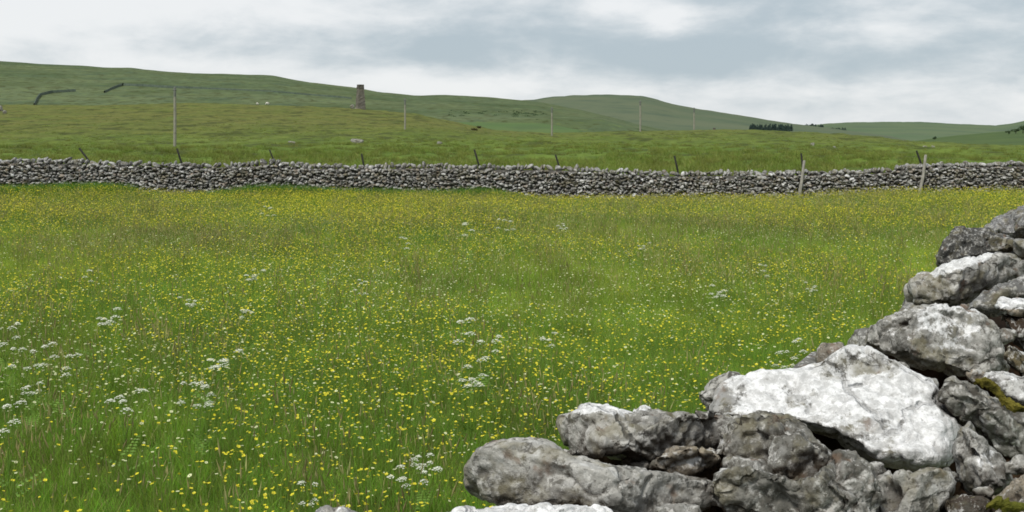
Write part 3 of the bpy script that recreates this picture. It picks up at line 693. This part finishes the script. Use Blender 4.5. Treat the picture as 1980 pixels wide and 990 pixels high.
# heart of the wall: dark earthy rubble between the faces
ux, uy = .51, .86                     # along the wall
def wall_pt(s, w, z): return (-.05+ux*s+uy*w, 1.18+uy*s-ux*w, z)
V = []; ss = np.linspace(-2.6, 11, 150); prof = [(.10, .3), (.12, 1.0), (.15, 1.7), (.19, 1.82), (.28, 1.84), (.38, 1.82), (.43, 1.7), (.46, 1.0), (.50, .3)]
for s in ss:
    for w, z in prof:
        p = Vector(wall_pt(s, w, z)); q = p*7
        V.append(p+Vector((mn.noise(q), mn.noise(q+Vector((5, 0, 0))), mn.noise(q+Vector((0, 5, 0)))))*.03)
child(mesh_np('rubble_core', np.array(V), grid_faces(len(ss), len(prof)), m_core), near_wall)

# small stones library for wall faces
def stone_lib(n, sub, seed, chops=8):
    out = []; r = np.random.default_rng(seed)
    for i in range(n):
        N, Fc = ico(sub); V = np.sign(N)*np.abs(N)**.7
        for k in range(chops):                       # chop with random planes: angular field stones
            d = r.normal(size=3); d /= np.linalg.norm(d); lim = r.uniform(.5, .92); h = V@d; V = V-np.outer(np.clip(h-lim, 0, None), d)
        V = V*(1+.10*fbm(V, 1.6, 2, .5, i+seed))[:, None]
        out.append((V/np.abs(V).max(0), Fc))
    return out
def rot_xyz(a, b, c): return np.array((Matrix.Rotation(c, 3, 'Z')@Matrix.Rotation(b, 3, 'Y')@Matrix.Rotation(a, 3, 'X')))
class Pile:
    def __init__(s): s.V = []; s.F = []; s.C = []; s.W = []; s.n = 0
    def add(s, lib, c, size, rot, colour, white):
        V, Fc = lib; W = (V*np.array(size)*.5)@rot_xyz(*rot).T+np.array(c)
        s.V.append(W); s.F.append(Fc+s.n); s.n += len(W); s.C.append(np.tile(colour, (len(W), 1))); s.W.append(np.full(len(W), white))
    def build(s, name, mat, smooth_=True):
        return mesh_np(name, np.concatenate(s.V), np.concatenate(s.F), mat, colour=np.concatenate(s.C), floats={'white': np.concatenate(s.W)}, smooth_=smooth_)
lib3 = stone_lib(10, 3, 5); lib2 = stone_lib(16, 2, 11, 14); lib1 = stone_lib(8, 1, 31)
pl = Pile()
zrow = .45
while zrow < 1.72:
    hgt = random.uniform(.13, .2)
    for w0, lo in ((.07, -1), (.47, 1)):
        s = -2.6
        while s < 11:
            wd = random.uniform(.18, .42)
            c = wall_pt(s+wd/2, w0+(-lo)*0+lo*(-.0)+ (1.7-zrow)*.03*lo, zrow+hgt/2)
            g = random.uniform(.08, .24)
            pl.add(random.choice(lib3 if s < 7 else lib2), c, (wd*1.05, .2, hgt*1.08), (random.gauss(0, .08), random.gauss(0, .1), math.atan2(uy, ux)+random.gauss(0, .1)), (g, g*.98, g*.92), random.uniform(-.3, .4))
            s += wd
    zrow += hgt*.93
for s0, s1 in ((-2.6, -.45), (5.4, 11)):                      # top stones beyond the frame
    s = s0
    while s < s1:
        wd = random.uniform(.2, .35); g = random.uniform(.1, .25)
        for w in (.13, .36): pl.add(random.choice(lib3), wall_pt(s+wd/2, w+random.gauss(0, .02), 1.80), (wd, .26, .2), (random.gauss(0, .15), random.gauss(0, .15), math.atan2(uy, ux)+random.gauss(0, .2)), (g, g*.98, g*.93), random.uniform(-.2, .5))
        s += wd*.9
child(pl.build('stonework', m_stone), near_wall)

# ------------------------------------------------------------------ far wall
far_wall = empty('dry_stone_wall', (0, WALL_Y, 0), 'long grey dry stone wall with upright cope stones crossing behind the flower meadow', 'stone wall')
TOP = np.array([(-300, 303), (0, 306), (60, 303), (150, 308), (280, 312), (400, 315), (480, 312), (530, 308), (600, 315), (700, 317), (840, 314), (900, 317), (1080, 319), (1200, 326), (1300, 331), (1450, 329), (1600, 328), (1700, 325), (1750, 317), (1800, 313), (1980, 311), (2300, 309)], float)
def wall_top(x): return CZ-(np.interp(HX+F*x/WALL_Y, TOP[:, 0], TOP[:, 1])-HY)/F*WALL_Y
def wy(x): return WALL_Y+.12*math.sin(x*.35)+.06*math.sin(x*1.1)
def stone_colour():
    u = random.random()
    if u < .22: g = random.uniform(.10, .19); return (g*1.03, g, g*.97), random.uniform(-.5, -.05)
    if u < .62: g = random.uniform(.30, .50); return (g, g*.985, g*.95), random.uniform(-.25, .2)
    if u < .78: g = random.uniform(.18, .30); return (g*1.15, g*.95, g*.75), random.uniform(-.4, .0)
    g = random.uniform(.48, .64); return (g, g*.99, g*.95), random.uniform(.15, .5)
front = Pile(); back = Pile()
x0, x1 = -28.0, 28.0
z = -.32
while z < 1.65:
    hgt = random.uniform(.05, .10); x = x0-random.random()*.2
    while x < x1:
        wd = random.uniform(.07, .22); xm = x+wd/2; top = float(wall_top(xm))-.20
        if z+hgt*.6 < top:
            c, wv = stone_colour(); base = float(meadow_z(xm, 39.5)); k = np.clip((z-base)/1.3, 0, 1)
            front.add(random.choice(lib2), (xm, wy(xm)-.30+.10*k+random.gauss(0, .025), z+hgt/2+random.gauss(0, .035)), (wd*1.05, .24, hgt*random.uniform(.8, 1.35)), (random.gauss(0, .3), random.gauss(0, .38), random.gauss(0, .3)), c, wv)
            if random.random() < .75:
                back.add(random.choice(lib1), (xm, wy(xm)+.30-.10*k, z+hgt/2), (wd*1.1, .24, hgt*1.1), (random.gauss(0, .1), random.gauss(0, .15), random.gauss(0, .1)), c, wv)
        x += wd*.94
    z += hgt*.88
# the wall is built thicker and slightly proud where it steps down at the grass bank
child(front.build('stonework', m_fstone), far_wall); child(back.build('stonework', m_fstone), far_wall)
V = []; xs = np.linspace(x0, x1, 200)
for x in xs:
    t = float(wall_top(x))-.2
    for yy, zz in ((-.24, -.2), (-.15, t), (.15, t), (.24, -.2)): V.append((x, wy(x)+yy, zz))
child(mesh_np('rubble_core', np.array(V), grid_faces(len(xs), 4), m_fcore), far_wall)
copes = []; x = x0
while x < x1:
    wd = random.uniform(.08, .2); hh = random.uniform(.17, .29)*(1.25 if random.random() < .08 else 1)
    if random.random() < .18: wd, hh = random.uniform(.28, .42), random.uniform(.15, .22)
    copes.append((x+wd/2, wd, hh)); x += wd*random.uniform(.88, 1.0)
inview = sorted([c for c in copes if abs(c[0]) < 18.4], key=lambda c: -c[1]*c[2])[:100]; chosen = set(id(c) for c in inview)
rest = Pile()
for c in copes:
    xm, wd, hh = c; u = random.random()
    g = random.uniform(.28, .5) if u < .6 else random.uniform(.12, .26); wv = random.uniform(.0, .45) if u < .55 else random.uniform(-.4, .1)
    p = (xm, wy(xm)+random.gauss(0, .03), float(wall_top(xm))-.20+hh*.40)
    args = (random.choice(lib2), p, (wd, random.uniform(.34, .46), hh), (random.gauss(0, .1), random.gauss(.38, .26), random.gauss(0, .15)), (g, g*.99, g*.95), wv)
    if id(c) in chosen:
        q = Pile(); q.add(*args); child(q.build('cope_stone', m_fstone), far_wall)
    else: rest.add(*args)
o = child(rest.build('cope_stones', m_fstone), far_wall); o['kind'] = 'stuff'

# ------------------------------------------------------------------ posts and poles
def wood(name, a, b):
    m, t, bs, o = material(name); p = t.pos(); n = t.noise(t.scale(p, (14, 14, 1.5)), 2, 5, .65); n2 = t.noise(p, 2.2, 3)
    c = t.mix(t.rng(n, .35, .65), a, b); c = t.mix(t.rng(n2, .5, .75, 0, .5), c, tuple(x*.55 for x in a)); finish(t, bs, c, .85, .2, n, .5, .02); return m
m_dark = wood('weathered_dark_wood', (.018, .019, .016), (.045, .044, .036))
m_pwood = wood('pale_grey_wood', (.20, .19, .165), (.34, .325, .28))
m_pole = wood('pole_wood', (.21, .205, .16), (.30, .29, .235))
m_ptop = wood('dark_pole_wood', (.11, .12, .105), (.16, .17, .145))
DP = [(153, 286, 172, 312, 'dark fence post leaning furthest left, standing behind the far wall'),
      (342, 287, 350, 314, 'dark fence post behind the far wall just below the tallest telegraph pole'),
      (521, 289, 529, 311, 'thin faint fence post behind the raised hump of the far wall'),
      (699, 297, 703, 320, 'upright dark fence post behind the far wall below the ruined chimney'),
      (917, 289, 925, 318, 'dark fence post behind the far wall between the second and third telegraph poles'),
      (1074, 299, 1080, 320, 'short dark fence post behind the far wall under the third telegraph pole'),
      (1304, 301, 1310, 331, 'dark fence post behind the lowest dip of the far wall'),
      (1549, 296, 1552, 330, 'dark fence post behind the pale post nearer the middle'),
      (1772, 291, 1781, 318, 'dark fence post behind the pale post at the right')]
for ax, ay, bx, by, lab in DP:
    D = WALL_Y+.62; a = at(ax, ay, D); b = at(bx, by, D); d = (b-a); foot = a+d*((a.z-.15)/(a.z-b.z))
    m = MB(); r = .038 if ax != 521 else .03; h = foot-foot
    ps = [foot.lerp(a, t)-foot for t in (0, .35, .7, .985, 1)]
    ps[2] += Vector((.012, 0, 0)); m.tube(ps, [r*1.05, r, r*.95, r*.9, r*.5], 8)
    o = m.build('fence_post', m_dark); o.location = foot; tag(o, lab, 'fence post', 'dark fence posts behind the far wall')
for ax, ay, mx_, my_, bx, by, lab in [(1555, 311, 1551, 345, 1545, 380, 'pale grey post leaning on the front of the far wall, nearer the middle'), (1790, 300, 1785, 340, 1777, 378, 'pale grey post leaning on the front of the far wall at the right')]:
    D = WALL_Y-.52; a, c, b = at(ax, ay, D+.12), at(mx_, my_, D+.02), at(bx, by, D-.1); foot = b.copy(); foot.z -= .2
    m = MB(); m.tube([b-foot-Vector((0, 0, .2)), b-foot, c-foot, c.lerp(a, .6)-foot, a-foot, a-foot+Vector((0, 0, .02))], [.07, .066, .056, .05, .045, .025], 9)
    o = m.build('fence_post', m_pwood); o.location = foot; tag(o, lab, 'fence post', 'pale posts in front of the far wall')
POLES = [(338, 168, 280, 110, 'tall pale telegraph pole standing by itself at the left of the pasture'),
         (783, 190, 266, 165, 'pale telegraph pole right of the ruined chimney'),
         (1067, 207, 276, 185, 'thin telegraph pole in front of the foot of the round hill'),
         (1238, 194, 254, 230, 'thin telegraph pole standing against the round hill top'),
         (1342, 208, 252, 300, 'faintest telegraph pole, on the right shoulder of the round hill')]
for px, ty, by, D, lab in POLES:
    a, b = at(px, ty, D), at(px, by, D); zg = float(pasture_z(px, D)); foot = Vector((b.x, D, min(zg, b.z)-.3)); H = a.z-foot.z
    e = empty('telegraph_pole', foot, lab, 'telegraph pole', 'telegraph poles crossing the pasture')
    r = .0014*D if D < 150 else .0009*D
    r = min(r, .24)
    m = MB(); m.tube([(0, 0, 0), (0.02, 0, H*.5), (.0, 0, H*.84)], [r, r*.92, r*.82], 12, cap=False); m.build('shaft', m_pole, e)
    m = MB(); m.tube([(0, 0, H*.84), (0, 0, H*.985), (0, 0, H)], [r*.84, r*.8, r*.4], 12); m.build('pole_top', m_ptop, e)
    m = MB(); m.tube([(-r*1.5, -r*.6, H*.95), (r*1.7, -r*.6, H*.95)], r*.3, 6); m.build('insulator_bracket', m_ptop, e)

# ------------------------------------------------------------------ ruined chimney on the crest
m_tower, t, b, o_ = material('chimney_stone'); p = t.pos()
br = t.new('ShaderNodeTexBrick'); br.inputs['Scale'].default_value = 1.0
mp = t.new('ShaderNodeMapping'); mp.inputs['Rotation'].default_value = (R(90), 0, 0); t.l.new(p, mp.inputs[0]); t.l.new(mp.outputs[0], br.inputs['Vector'])
t.put(br.inputs['Color1'], (.22, .205, .17)); t.put(br.inputs['Color2'], (.15, .14, .118)); t.put(br.inputs['Mortar'], (.05, .048, .042))
br.inputs['Brick Width'].default_value = .5; br.inputs['Row Height'].default_value = .25; br.inputs['Mortar Size'].default_value = .03
nn = t.noise(p, 1.2, 4, .65); finish(t, b, t.mix(t.rng(nn, .35, .7, 0, .6), br.outputs[0], (.14, .13, .10)), .95, .05, nn, .6, .1)
m_tdark = plain('chimney_cap_stone', (.10, .092, .078), .95, .05)
Dt = 296; bt = at(697, 211, Dt); ch = empty('ruined_chimney', (bt.x, Dt, bt.z-.5), 'tapering stone chimney ruin with a dark cap standing on the crest of the pasture', 'chimney', rz=R(28))
def frustum(w0, w1, z0, z1, nz_, jit, seed):
    V = []; nside = 6
    for k in range(nz_+1):
        t_ = k/nz_; w = w0+(w1-w0)*t_; z_ = z0+(z1-z0)*t_
        for sd in range(4):
            for q in range(nside):
                u = q/nside*2-1; c = [(u, -1), (1, u), (-u, 1), (-1, -u)][sd]
                v = Vector((c[0]*w/2, c[1]*w/2, z_)); v += Vector((mn.noise(v*2+Vector((seed, 0, 0))), mn.noise(v*2.1+Vector((0, seed, 0))), 0))*jit; V.append(v)
    nv = 4*nside; V = np.array(V); i = np.arange(nz_)[:, None]*nv; j = np.arange(nv)[None]
    F4 = np.stack([i+j, i+(j+1) % nv, i+nv+(j+1) % nv, i+nv+j], -1).reshape(-1, 4)
    c = len(V); V = np.vstack([V, V[-nv:].mean(0)]); F3 = np.array([(c-nv+q, c-nv+(q+1) % nv, c) for q in range(nv)])
    return V, [F4, F3]
V, Fc = frustum(2.25, 1.5, 0, 6.1, 14, .12, 1); mesh_np('shaft', V, Fc, m_tower, ch, False)
V, Fc = frustum(1.66, 1.58, 6.05, 7.1, 4, .12, 5); mesh_np('cap', V, Fc, m_tdark, ch, False)
q = Pile()
for k in range(9):
    a = random.uniform(2.6, 4.6); r_ = random.uniform(1.1, 1.7); s_ = random.uniform(.3, .7)
    q.add(random.choice(lib2), (math.cos(a)*r_, math.sin(a)*r_, .45+random.uniform(0, .5)*(1.8-r_)), (s_, s_, s_*.7), (0, 0, random.random()*3), (.26, .235, .20), -.1)
o = q.build('collapsed_stonework', m_fstone); o.parent = ch

# ------------------------------------------------------------------ loose stones on the pasture
def drop(px, D): return Vector(((px-HX)/F*D, D, float(pasture_z(px, D))))
def pasture_D(px, py):
    cd = float(np.interp(px, CRESTD[:, 0], CRESTD[:, 1]))
    for D in np.linspace(46, cd, 600):
        if HY-(float(pasture_z(px, D))-CZ)/D*F <= py: return D
    return cd
LOOSE = [(690, 277, 26, 8, .05, 'wide flat pale stone slab lying on the pasture below the ruined chimney'),
         (566, 281, 20, 7, .3, 'low pale boulder on the pasture left of the wide slab'),
         (849, 279, 13, 5, .4, 'small pale boulder on the pasture right of the second telegraph pole'),
         (1571, 282, 9, 6, .45, 'pale stone on the pasture above the pale post nearer the middle'),
         (1613, 288, 7, 5, .4, 'small pale stone on the pasture between the two pale posts'),
         (1788, 286, 8, 4, .6, 'white stone on the pasture right above the second pale post'),
         (1804, 286, 8, 4, .6, 'white stone just right of its twin above the second pale post'),
         (1, 214, 8, 9, .5, 'upright pale stone at the very left edge of the pasture crest'),
         (9, 220, 8, 6, .55, 'pale stone just right of the upright one at the left edge of the crest'),
         (681, 209, 9, 6, .6, 'white stone lying at the foot of the ruined chimney')]
for px, py, wp, hp, wv, lab in LOOSE:
    D = pasture_D(px, py); 
    if px == 681: D = Dt-3
    p = drop(px, D); w, h = wp*D/F, hp*D/F
    q = Pile(); q.add(random.choice(lib3), (0, 0, 0), (w, w*.7, h*1.5), (0, random.gauss(0, .1), random.gauss(0, .2)), (.27, .265, .22), wv-.25)
    o = q.build('boulder', m_fstone); z_ = CZ-(py-HY)/F*D; o.location = (p.x, D, max(p.z, z_)+h*.35); tag(o, lab, 'boulder', 'loose stones on the pasture')
# rush clumps, dark, and the stub on the crest
m_rush = plain('rush_stem', (.042, .032, .015), .8, .1, .1, .2)
for px, py, w_, lab in [(917, 253, 1.1, 'dark brown rush clump on the crest, the lower of two'), (926, 248, 1.0, 'dark brown rush clump on the crest, the upper of two')]:
    D = pasture_D(px, py); o = tuft('rush_clump', m_rush, 160, w_*.5, .3, .75, .05, .9, (.03, .022, .01), (.06, .045, .02), segs=2); col.objects.link(o)
    p = drop(px, D); o.location = p; tag(o, lab, 'rush clump', 'rush clumps on the crest')
D = 238; p = at(1381, 254, D); m = MB(); m.tube([(0, 0, -.6), (.0, 0, .2), (.02, 0, .75), (.03, 0, .8)], [.33, .31, .27, .15], 7)
o = m.build('stone_gatepost', m_tdark, smooth_=False); o.location = p; tag(o, 'stubby dark gatepost standing by itself on the crest left of the conifer wood', 'gatepost')

# sheep
m_wool = plain('fleece', (.62, .60, .54), .95, .05); m_face = plain('sheep_face', (.10, .09, .08), .9, .1)
def sheep_mesh():
    me = bpy.data.meshes.new('sheep'); o = bpy.data.objects.new('sheep', me)
    pts = [(0, 0, .62), (.30, 0, .64), (-.32, 0, .62), (.48, 0, .60), (.64, 0, .40), (.76, 0, .27)]
    ed = [(0, 1), (0, 2), (1, 3), (3, 4), (4, 5)]; rad = [.25, .23, .24, .13, .095, .05]
    for sx, par in ((.30, 1), (-.34, 2)):
        for sy in (-.12, .12):
            k = len(pts); pts += [(sx, sy, .42), (sx+(.03 if sx > 0 else -.05), sy, .22), (sx, sy, .0)]; ed += [(par, k), (k, k+1), (k+1, k+2)]; rad += [.085, .045, .04]
    me.from_pydata(pts, ed, []); col.objects.link(o)
    sk = o.modifiers.new('skin', 'SKIN'); 
    for v, r_ in zip(me.skin_vertices[0].data, rad): v.radius = (r_, r_)
    me.skin_vertices[0].data[0].use_root = True
    o.modifiers.new('sub', 'SUBSURF').levels = 2; o.modifiers['sub'].render_levels = 2
    dg = bpy.context.evaluated_depsgraph_get(); r = bpy.data.meshes.new_from_object(o.evaluated_get(dg)); bpy.data.objects.remove(o)
    r.materials.clear(); r.materials.append(m_wool); r.materials.append(m_face)
    for f in r.polygons:
        f.use_smooth = True
        if f.center.x > .60 or f.center.z < .26: f.material_index = 1
    return r
sm = sheep_mesh(); 
for px, py, rz, s_, lab in [(516, 203, .3, 1.1, 'larger white sheep on the crest, at the right of the pair'), (498, 203, 2.6, .8, 'smaller white sheep on the crest, at the left of the pair'), (844, 221, 1.0, 1.3, 'distant white sheep on the slope right of the second telegraph pole')]:
    if px == 844: D, z_ = H_scar.find(px, py)
    else:
        D = float(np.interp(px, CRESTD[:, 0], CRESTD[:, 1]))-2; z_ = float(pasture_z(px, D))
    o = bpy.data.objects.new('sheep', sm); col.objects.link(o); o.location = ((px-HX)/F*D, D, z_); o.rotation_euler.z = rz; o.scale = (s_,)*3; tag(o, lab, 'sheep', 'sheep grazing far off')

# ------------------------------------------------------------------ field walls on the far hillside
m_hwall, t, b, o_ = material('hill_wall_stone'); p = t.pos(); n = t.noise(p, .8, 4, .7); finish(t, b, t.mix(t.rng(n, .35, .65), (.062, .084, .062), (.088, .112, .085)), .95, .05)
def hill_wall(poly, label, hgt, hill=H_left):
    P = []
    for (ax, ay), (bx, by) in zip(poly[:-1], poly[1:]):
        k = max(2, int(math.hypot(bx-ax, by-ay)/6))
        for i in range(k+(1 if (bx, by) == poly[-1] else 0)):
            t_ = i/k; px, py = ax+(bx-ax)*t_, ay+(by-ay)*t_; D, z_ = hill.find(px, py+hgt*F/650*.5); P.append(Vector(((px-HX)/F*D, D, z_)))
    V = []
    for i, p_ in enumerate(P):
        d = (P[min(i+1, len(P)-1)]-P[max(i-1, 0)]); d.z = 0; d.normalize(); nrm = Vector((-d.y, d.x, 0))
        for w, z_ in ((-.45, -1.5), (-.25, hgt*random.uniform(.9, 1.1)), (.25, hgt*random.uniform(.9, 1.1)), (.45, -1.5)): V.append(p_+nrm*w+Vector((0, 0, z_)))
    o0 = P[0]; o = mesh_np('dry_stone_wall', np.array(V)-np.array(o0), grid_faces(len(P), 4), m_hwall); o.location = o0
    return tag(o, label, 'stone wall', 'dark field walls on the far hillside')
hill_wall([(66, 204), (71, 192), (78, 183), (100, 178), (146, 175)], 'short bent dark field wall at the left of the far hillside', 1.2)
hill_wall([(202, 178), (218, 170), (236, 163), (285, 165), (335, 168), (420, 172), (520, 177), (620, 185), (680, 190)], 'long dark field wall bending across the far hillside behind the tallest telegraph pole', 1.0)

# ------------------------------------------------------------------ far trees and scrub
def leaf_mat(name, a, b_):
    m, t, b, o = material(name); n = t.noise(t.pos(), .5, 3, .6); finish(t, b, t.mix(t.rng(n, .35, .65), a, b_), .9, .05); return m
m_con = leaf_mat('conifer_needles', (.035, .062, .055), (.055, .085, .072)); m_scrub = leaf_mat('scrub_leaves', (.048, .080, .040), (.070, .108, .050)); m_bark = plain('bark', (.06, .05, .042), .9, .1)
def clump(b, c, rx, rz, n, s):
    V = []; 
    for i in range(n):
        d = Vector((random.gauss(0, 1), random.gauss(0, 1), random.gauss(0, 1))).normalized()*random.uniform(.55, 1.05); p_ = Vector(c)+Vector((d.x*rx, d.y*rx, d.z*rz))
        a = Vector((random.gauss(0, 1), random.gauss(0, 1), random.gauss(0, 1))).normalized(); q_ = a.orthogonal().normalized(); r_ = a.cross(q_)
        ss_ = s*random.uniform(.6, 1.3); V += [p_+q_*ss_, p_+r_*ss_, p_-q_*ss_, p_-r_*ss_]
    b.add(np.array(V), np.arange(len(V)).reshape(-1, 4), 0)
def wood_mass(name, hill, pxa, pxb, pya, pyb, n, ht, label):
    b = MB()
    for i in range(n):
        px = pxa+(pxb-pxa)*(i+random.random())/n; py = random.uniform(pya, pyb); D, z_ = hill.find(px, py); x_ = (px-HX)/F*D
        H = ht*random.uniform(.55, 1.15)*D/F
        b.tube([(x_, D, z_-1), (x_, D, z_+H*.8)], [H*.03, H*.01], 5, 1, cap=False)
        for k in range(5):
            u = k/5; clump(b, (x_, D, z_+H*(.18+.78*u)), H*.24*(1-u*.8), H*.13, 26, H*.05)
    return tag(b.build(name, [m_con, m_bark], smooth_=False), label, 'wood', kind='stuff')
wood_mass('conifer_wood', H_mid, 1449, 1532, 253, 255.5, 75, 14, 'dark conifer plantation at the right foot of the round hill')
wood_mass('conifer_wood', H_ridge, 1554, 1592, 249, 251, 36, 10, 'small dark conifer wood right of the bigger plantation')
wood_mass('conifer_wood', H_ridge, 1600, 1636, 251.5, 252.5, 30, 5.5, 'thin dark line of trees right of both conifer woods')
b = MB()
for i in range(120):
    px = random.choice([random.uniform(868, 930), random.uniform(930, 1060), random.uniform(985, 1075)])
    up = np.interp(px, [868, 930, 1000, 1055, 1075, 1092], [217, 217, 218, 220, 228, 236]); D, z_ = H_scar.find(px, up+abs(random.gauss(0, 5))); x_ = (px-HX)/F*D
    s_ = random.uniform(.5, 1.5); clump(b, (x_, D, z_+s_*.4), s_*1.3, s_*.7, 70, s_*.16)
tag(b.build('scrub', [m_scrub], smooth_=False), 'dark scrub along the steep edge below the left hill', 'scrub', kind='stuff')
def bush(px, py, s_, hill, lab):
    D, z_ = hill.find(px, py); e = empty('hawthorn_bush', ((px-HX)/F*D, D, z_-.2), lab, 'bush', 'bushes on the green bank at the right')
    b = MB(); b.tube([(0, 0, 0), (.05, 0, s_*.3), (.1, .05, s_*.7)], [s_*.07, s_*.05, s_*.02], 6); b.build('trunk', m_bark, e)
    b = MB()
    for k in range(7): clump(b, (random.gauss(0, .35)*s_, random.gauss(0, .3)*s_, s_*random.uniform(.45, .95)), s_*.32, s_*.24, 60, s_*.075)
    b.build('crown', m_scrub, e, smooth_=False)
for px, py, s_, lab in [(1978, 257, 2.4, 'dark hawthorn bush on the green bank at the right frame edge'), (1964, 258, 1.6, 'hawthorn bush just left of the one at the right frame edge'), (1950, 259, 1.2, 'smallest hawthorn bush on the green bank'), (1807, 270, 1.3, 'low hawthorn bush at the left end of the green bank')]:
    bush(px, py, s_, H_bank, lab)

# ------------------------------------------------------------------ sky and light
SUN_EL, SUN_AZ = R(50), R(-148)                     # azimuth from +Y towards +X: behind the camera, to the left
w = bpy.data.worlds.new('World'); scene.world = w; w.use_nodes = True; t = NT(w.node_tree); t.n.clear()
gen = t.new('ShaderNodeTexCoord').outputs['Generated']; sx = t.new('ShaderNodeSeparateXYZ'); t.l.new(gen, sx.inputs[0])
u = t.math('ARCTAN2', sx.outputs[0], sx.outputs[1]); v = t.math('ARCSINE', sx.outputs[2])
wn = t.new('ShaderNodeTexNoise'); t.put(wn.inputs['Vector'], t.scale(gen, (1, 1, 2.6))); wn.inputs['Scale'].default_value = 5.5; wn.inputs['Detail'].default_value = 6; wn.inputs['Roughness'].default_value = .58
wc = t.new('ShaderNodeSeparateColor'); t.l.new(wn.outputs[1], wc.inputs[0])
u2 = t.math('ADD', u, t.math('MULTIPLY', t.math('SUBTRACT', wc.outputs[0], .5), .16)); v2 = t.math('ADD', v, t.math('MULTIPLY', t.math('SUBTRACT', wc.outputs[1], .5), .045))
def blob(px, py, sx_, sy_, wt):
    a = t.math('DIVIDE', t.math('SUBTRACT', u2, (px-HX)/F), sx_/F); b = t.math('DIVIDE', t.math('SUBTRACT', v2, (HY-py)/F), sy_/F)
    e = t.math('EXPONENT', t.math('MULTIPLY', t.math('ADD', t.math('MULTIPLY', a, a), t.math('MULTIPLY', b, b)), -1)); return t.math('MULTIPLY', e, wt)
cn = t.noise(t.scale(gen, (1, 1, 3.2)), 7, 6, .55, .3)
cn2 = t.noise(t.scale(gen, (1, 1, 2.2)), 19, 6, .6, .2)
g = t.math('ADD', t.math('MULTIPLY_ADD', cn, 1.35, -.26), t.math('MULTIPLY', t.math('SUBTRACT', cn2, .5), .55))
for bl in [(480, 85, 330, 50, .26), (1000, 78, 300, 55, .30), (1330, 108, 300, 42, .46), (1560, 20, 260, 40, .22), (1850, 95, 260, 60, .22), (150, 25, 330, 75, -.60), (1270, 38, 55, 26, -.42), (1640, 58, 130, 32, -.36), (1180, 20, 120, 20, -.2), (900, 165, 220, 22, -.30), (1600, 185, 420, 28, -.10), (400, 150, 500, 35, -.12), (750, 25, 200, 25, -.20)]:
    g = t.math('ADD', g, blob(*bl))
g = t.math('MULTIPLY', g, t.rng(v2, .0, .055, .60, 1))
gg = t.rng(g, .05, .85, 0, 1, True)
cloud = t.mix(gg, (.89, .905, .915), (.47, .55, .605))
skyt = t.new('ShaderNodeTexSky', sky_type='NISHITA', sun_disc=False, sun_elevation=SUN_EL, sun_rotation=SUN_AZ)
bgs = t.new('ShaderNodeBackground'); t.l.new(skyt.outputs[0], bgs.inputs[0]); bgs.inputs[1].default_value = .10
bgc = t.new('ShaderNodeBackground'); t.put(bgc.inputs[0], cloud); bgc.inputs[1].default_value = 1.0
mxs = t.new('ShaderNodeMixShader'); mxs.inputs[0].default_value = .92; t.l.new(bgs.outputs[0], mxs.inputs[1]); t.l.new(bgc.outputs[0], mxs.inputs[2])
wo = t.new('ShaderNodeOutputWorld'); t.l.new(mxs.outputs[0], wo.inputs[0])

sd = bpy.data.lights.new('sun', 'SUN'); sd.energy = 2.9; sd.angle = R(10); sd.color = (1, .965, .90)
so = bpy.data.objects.new('sun', sd); col.objects.link(so); so.location = (-20, -20, 60)
dirv = Vector((math.sin(SUN_AZ)*math.cos(SUN_EL), math.cos(SUN_AZ)*math.cos(SUN_EL), math.sin(SUN_EL)))
so.rotation_euler = dirv.to_track_quat('Z', 'Y').to_euler()

cd = bpy.data.cameras.new('camera'); cd.sensor_width = 36; cd.lens = 36*F/1980; cd.shift_y = -(495-HY)/1980; cd.clip_start = .05; cd.clip_end = 20000
co = bpy.data.objects.new('camera', cd); col.objects.link(co); co.location = (0, 0, CZ); co.rotation_euler = (R(90), 0, 0); scene.camera = co
scene.view_settings.view_transform = 'Standard'; scene.view_settings.look = 'None'; scene.view_settings.exposure = 0
scene.cycles.filter_width = 1.7; scene.cycles.max_bounces = 6; scene.cycles.use_denoising = True
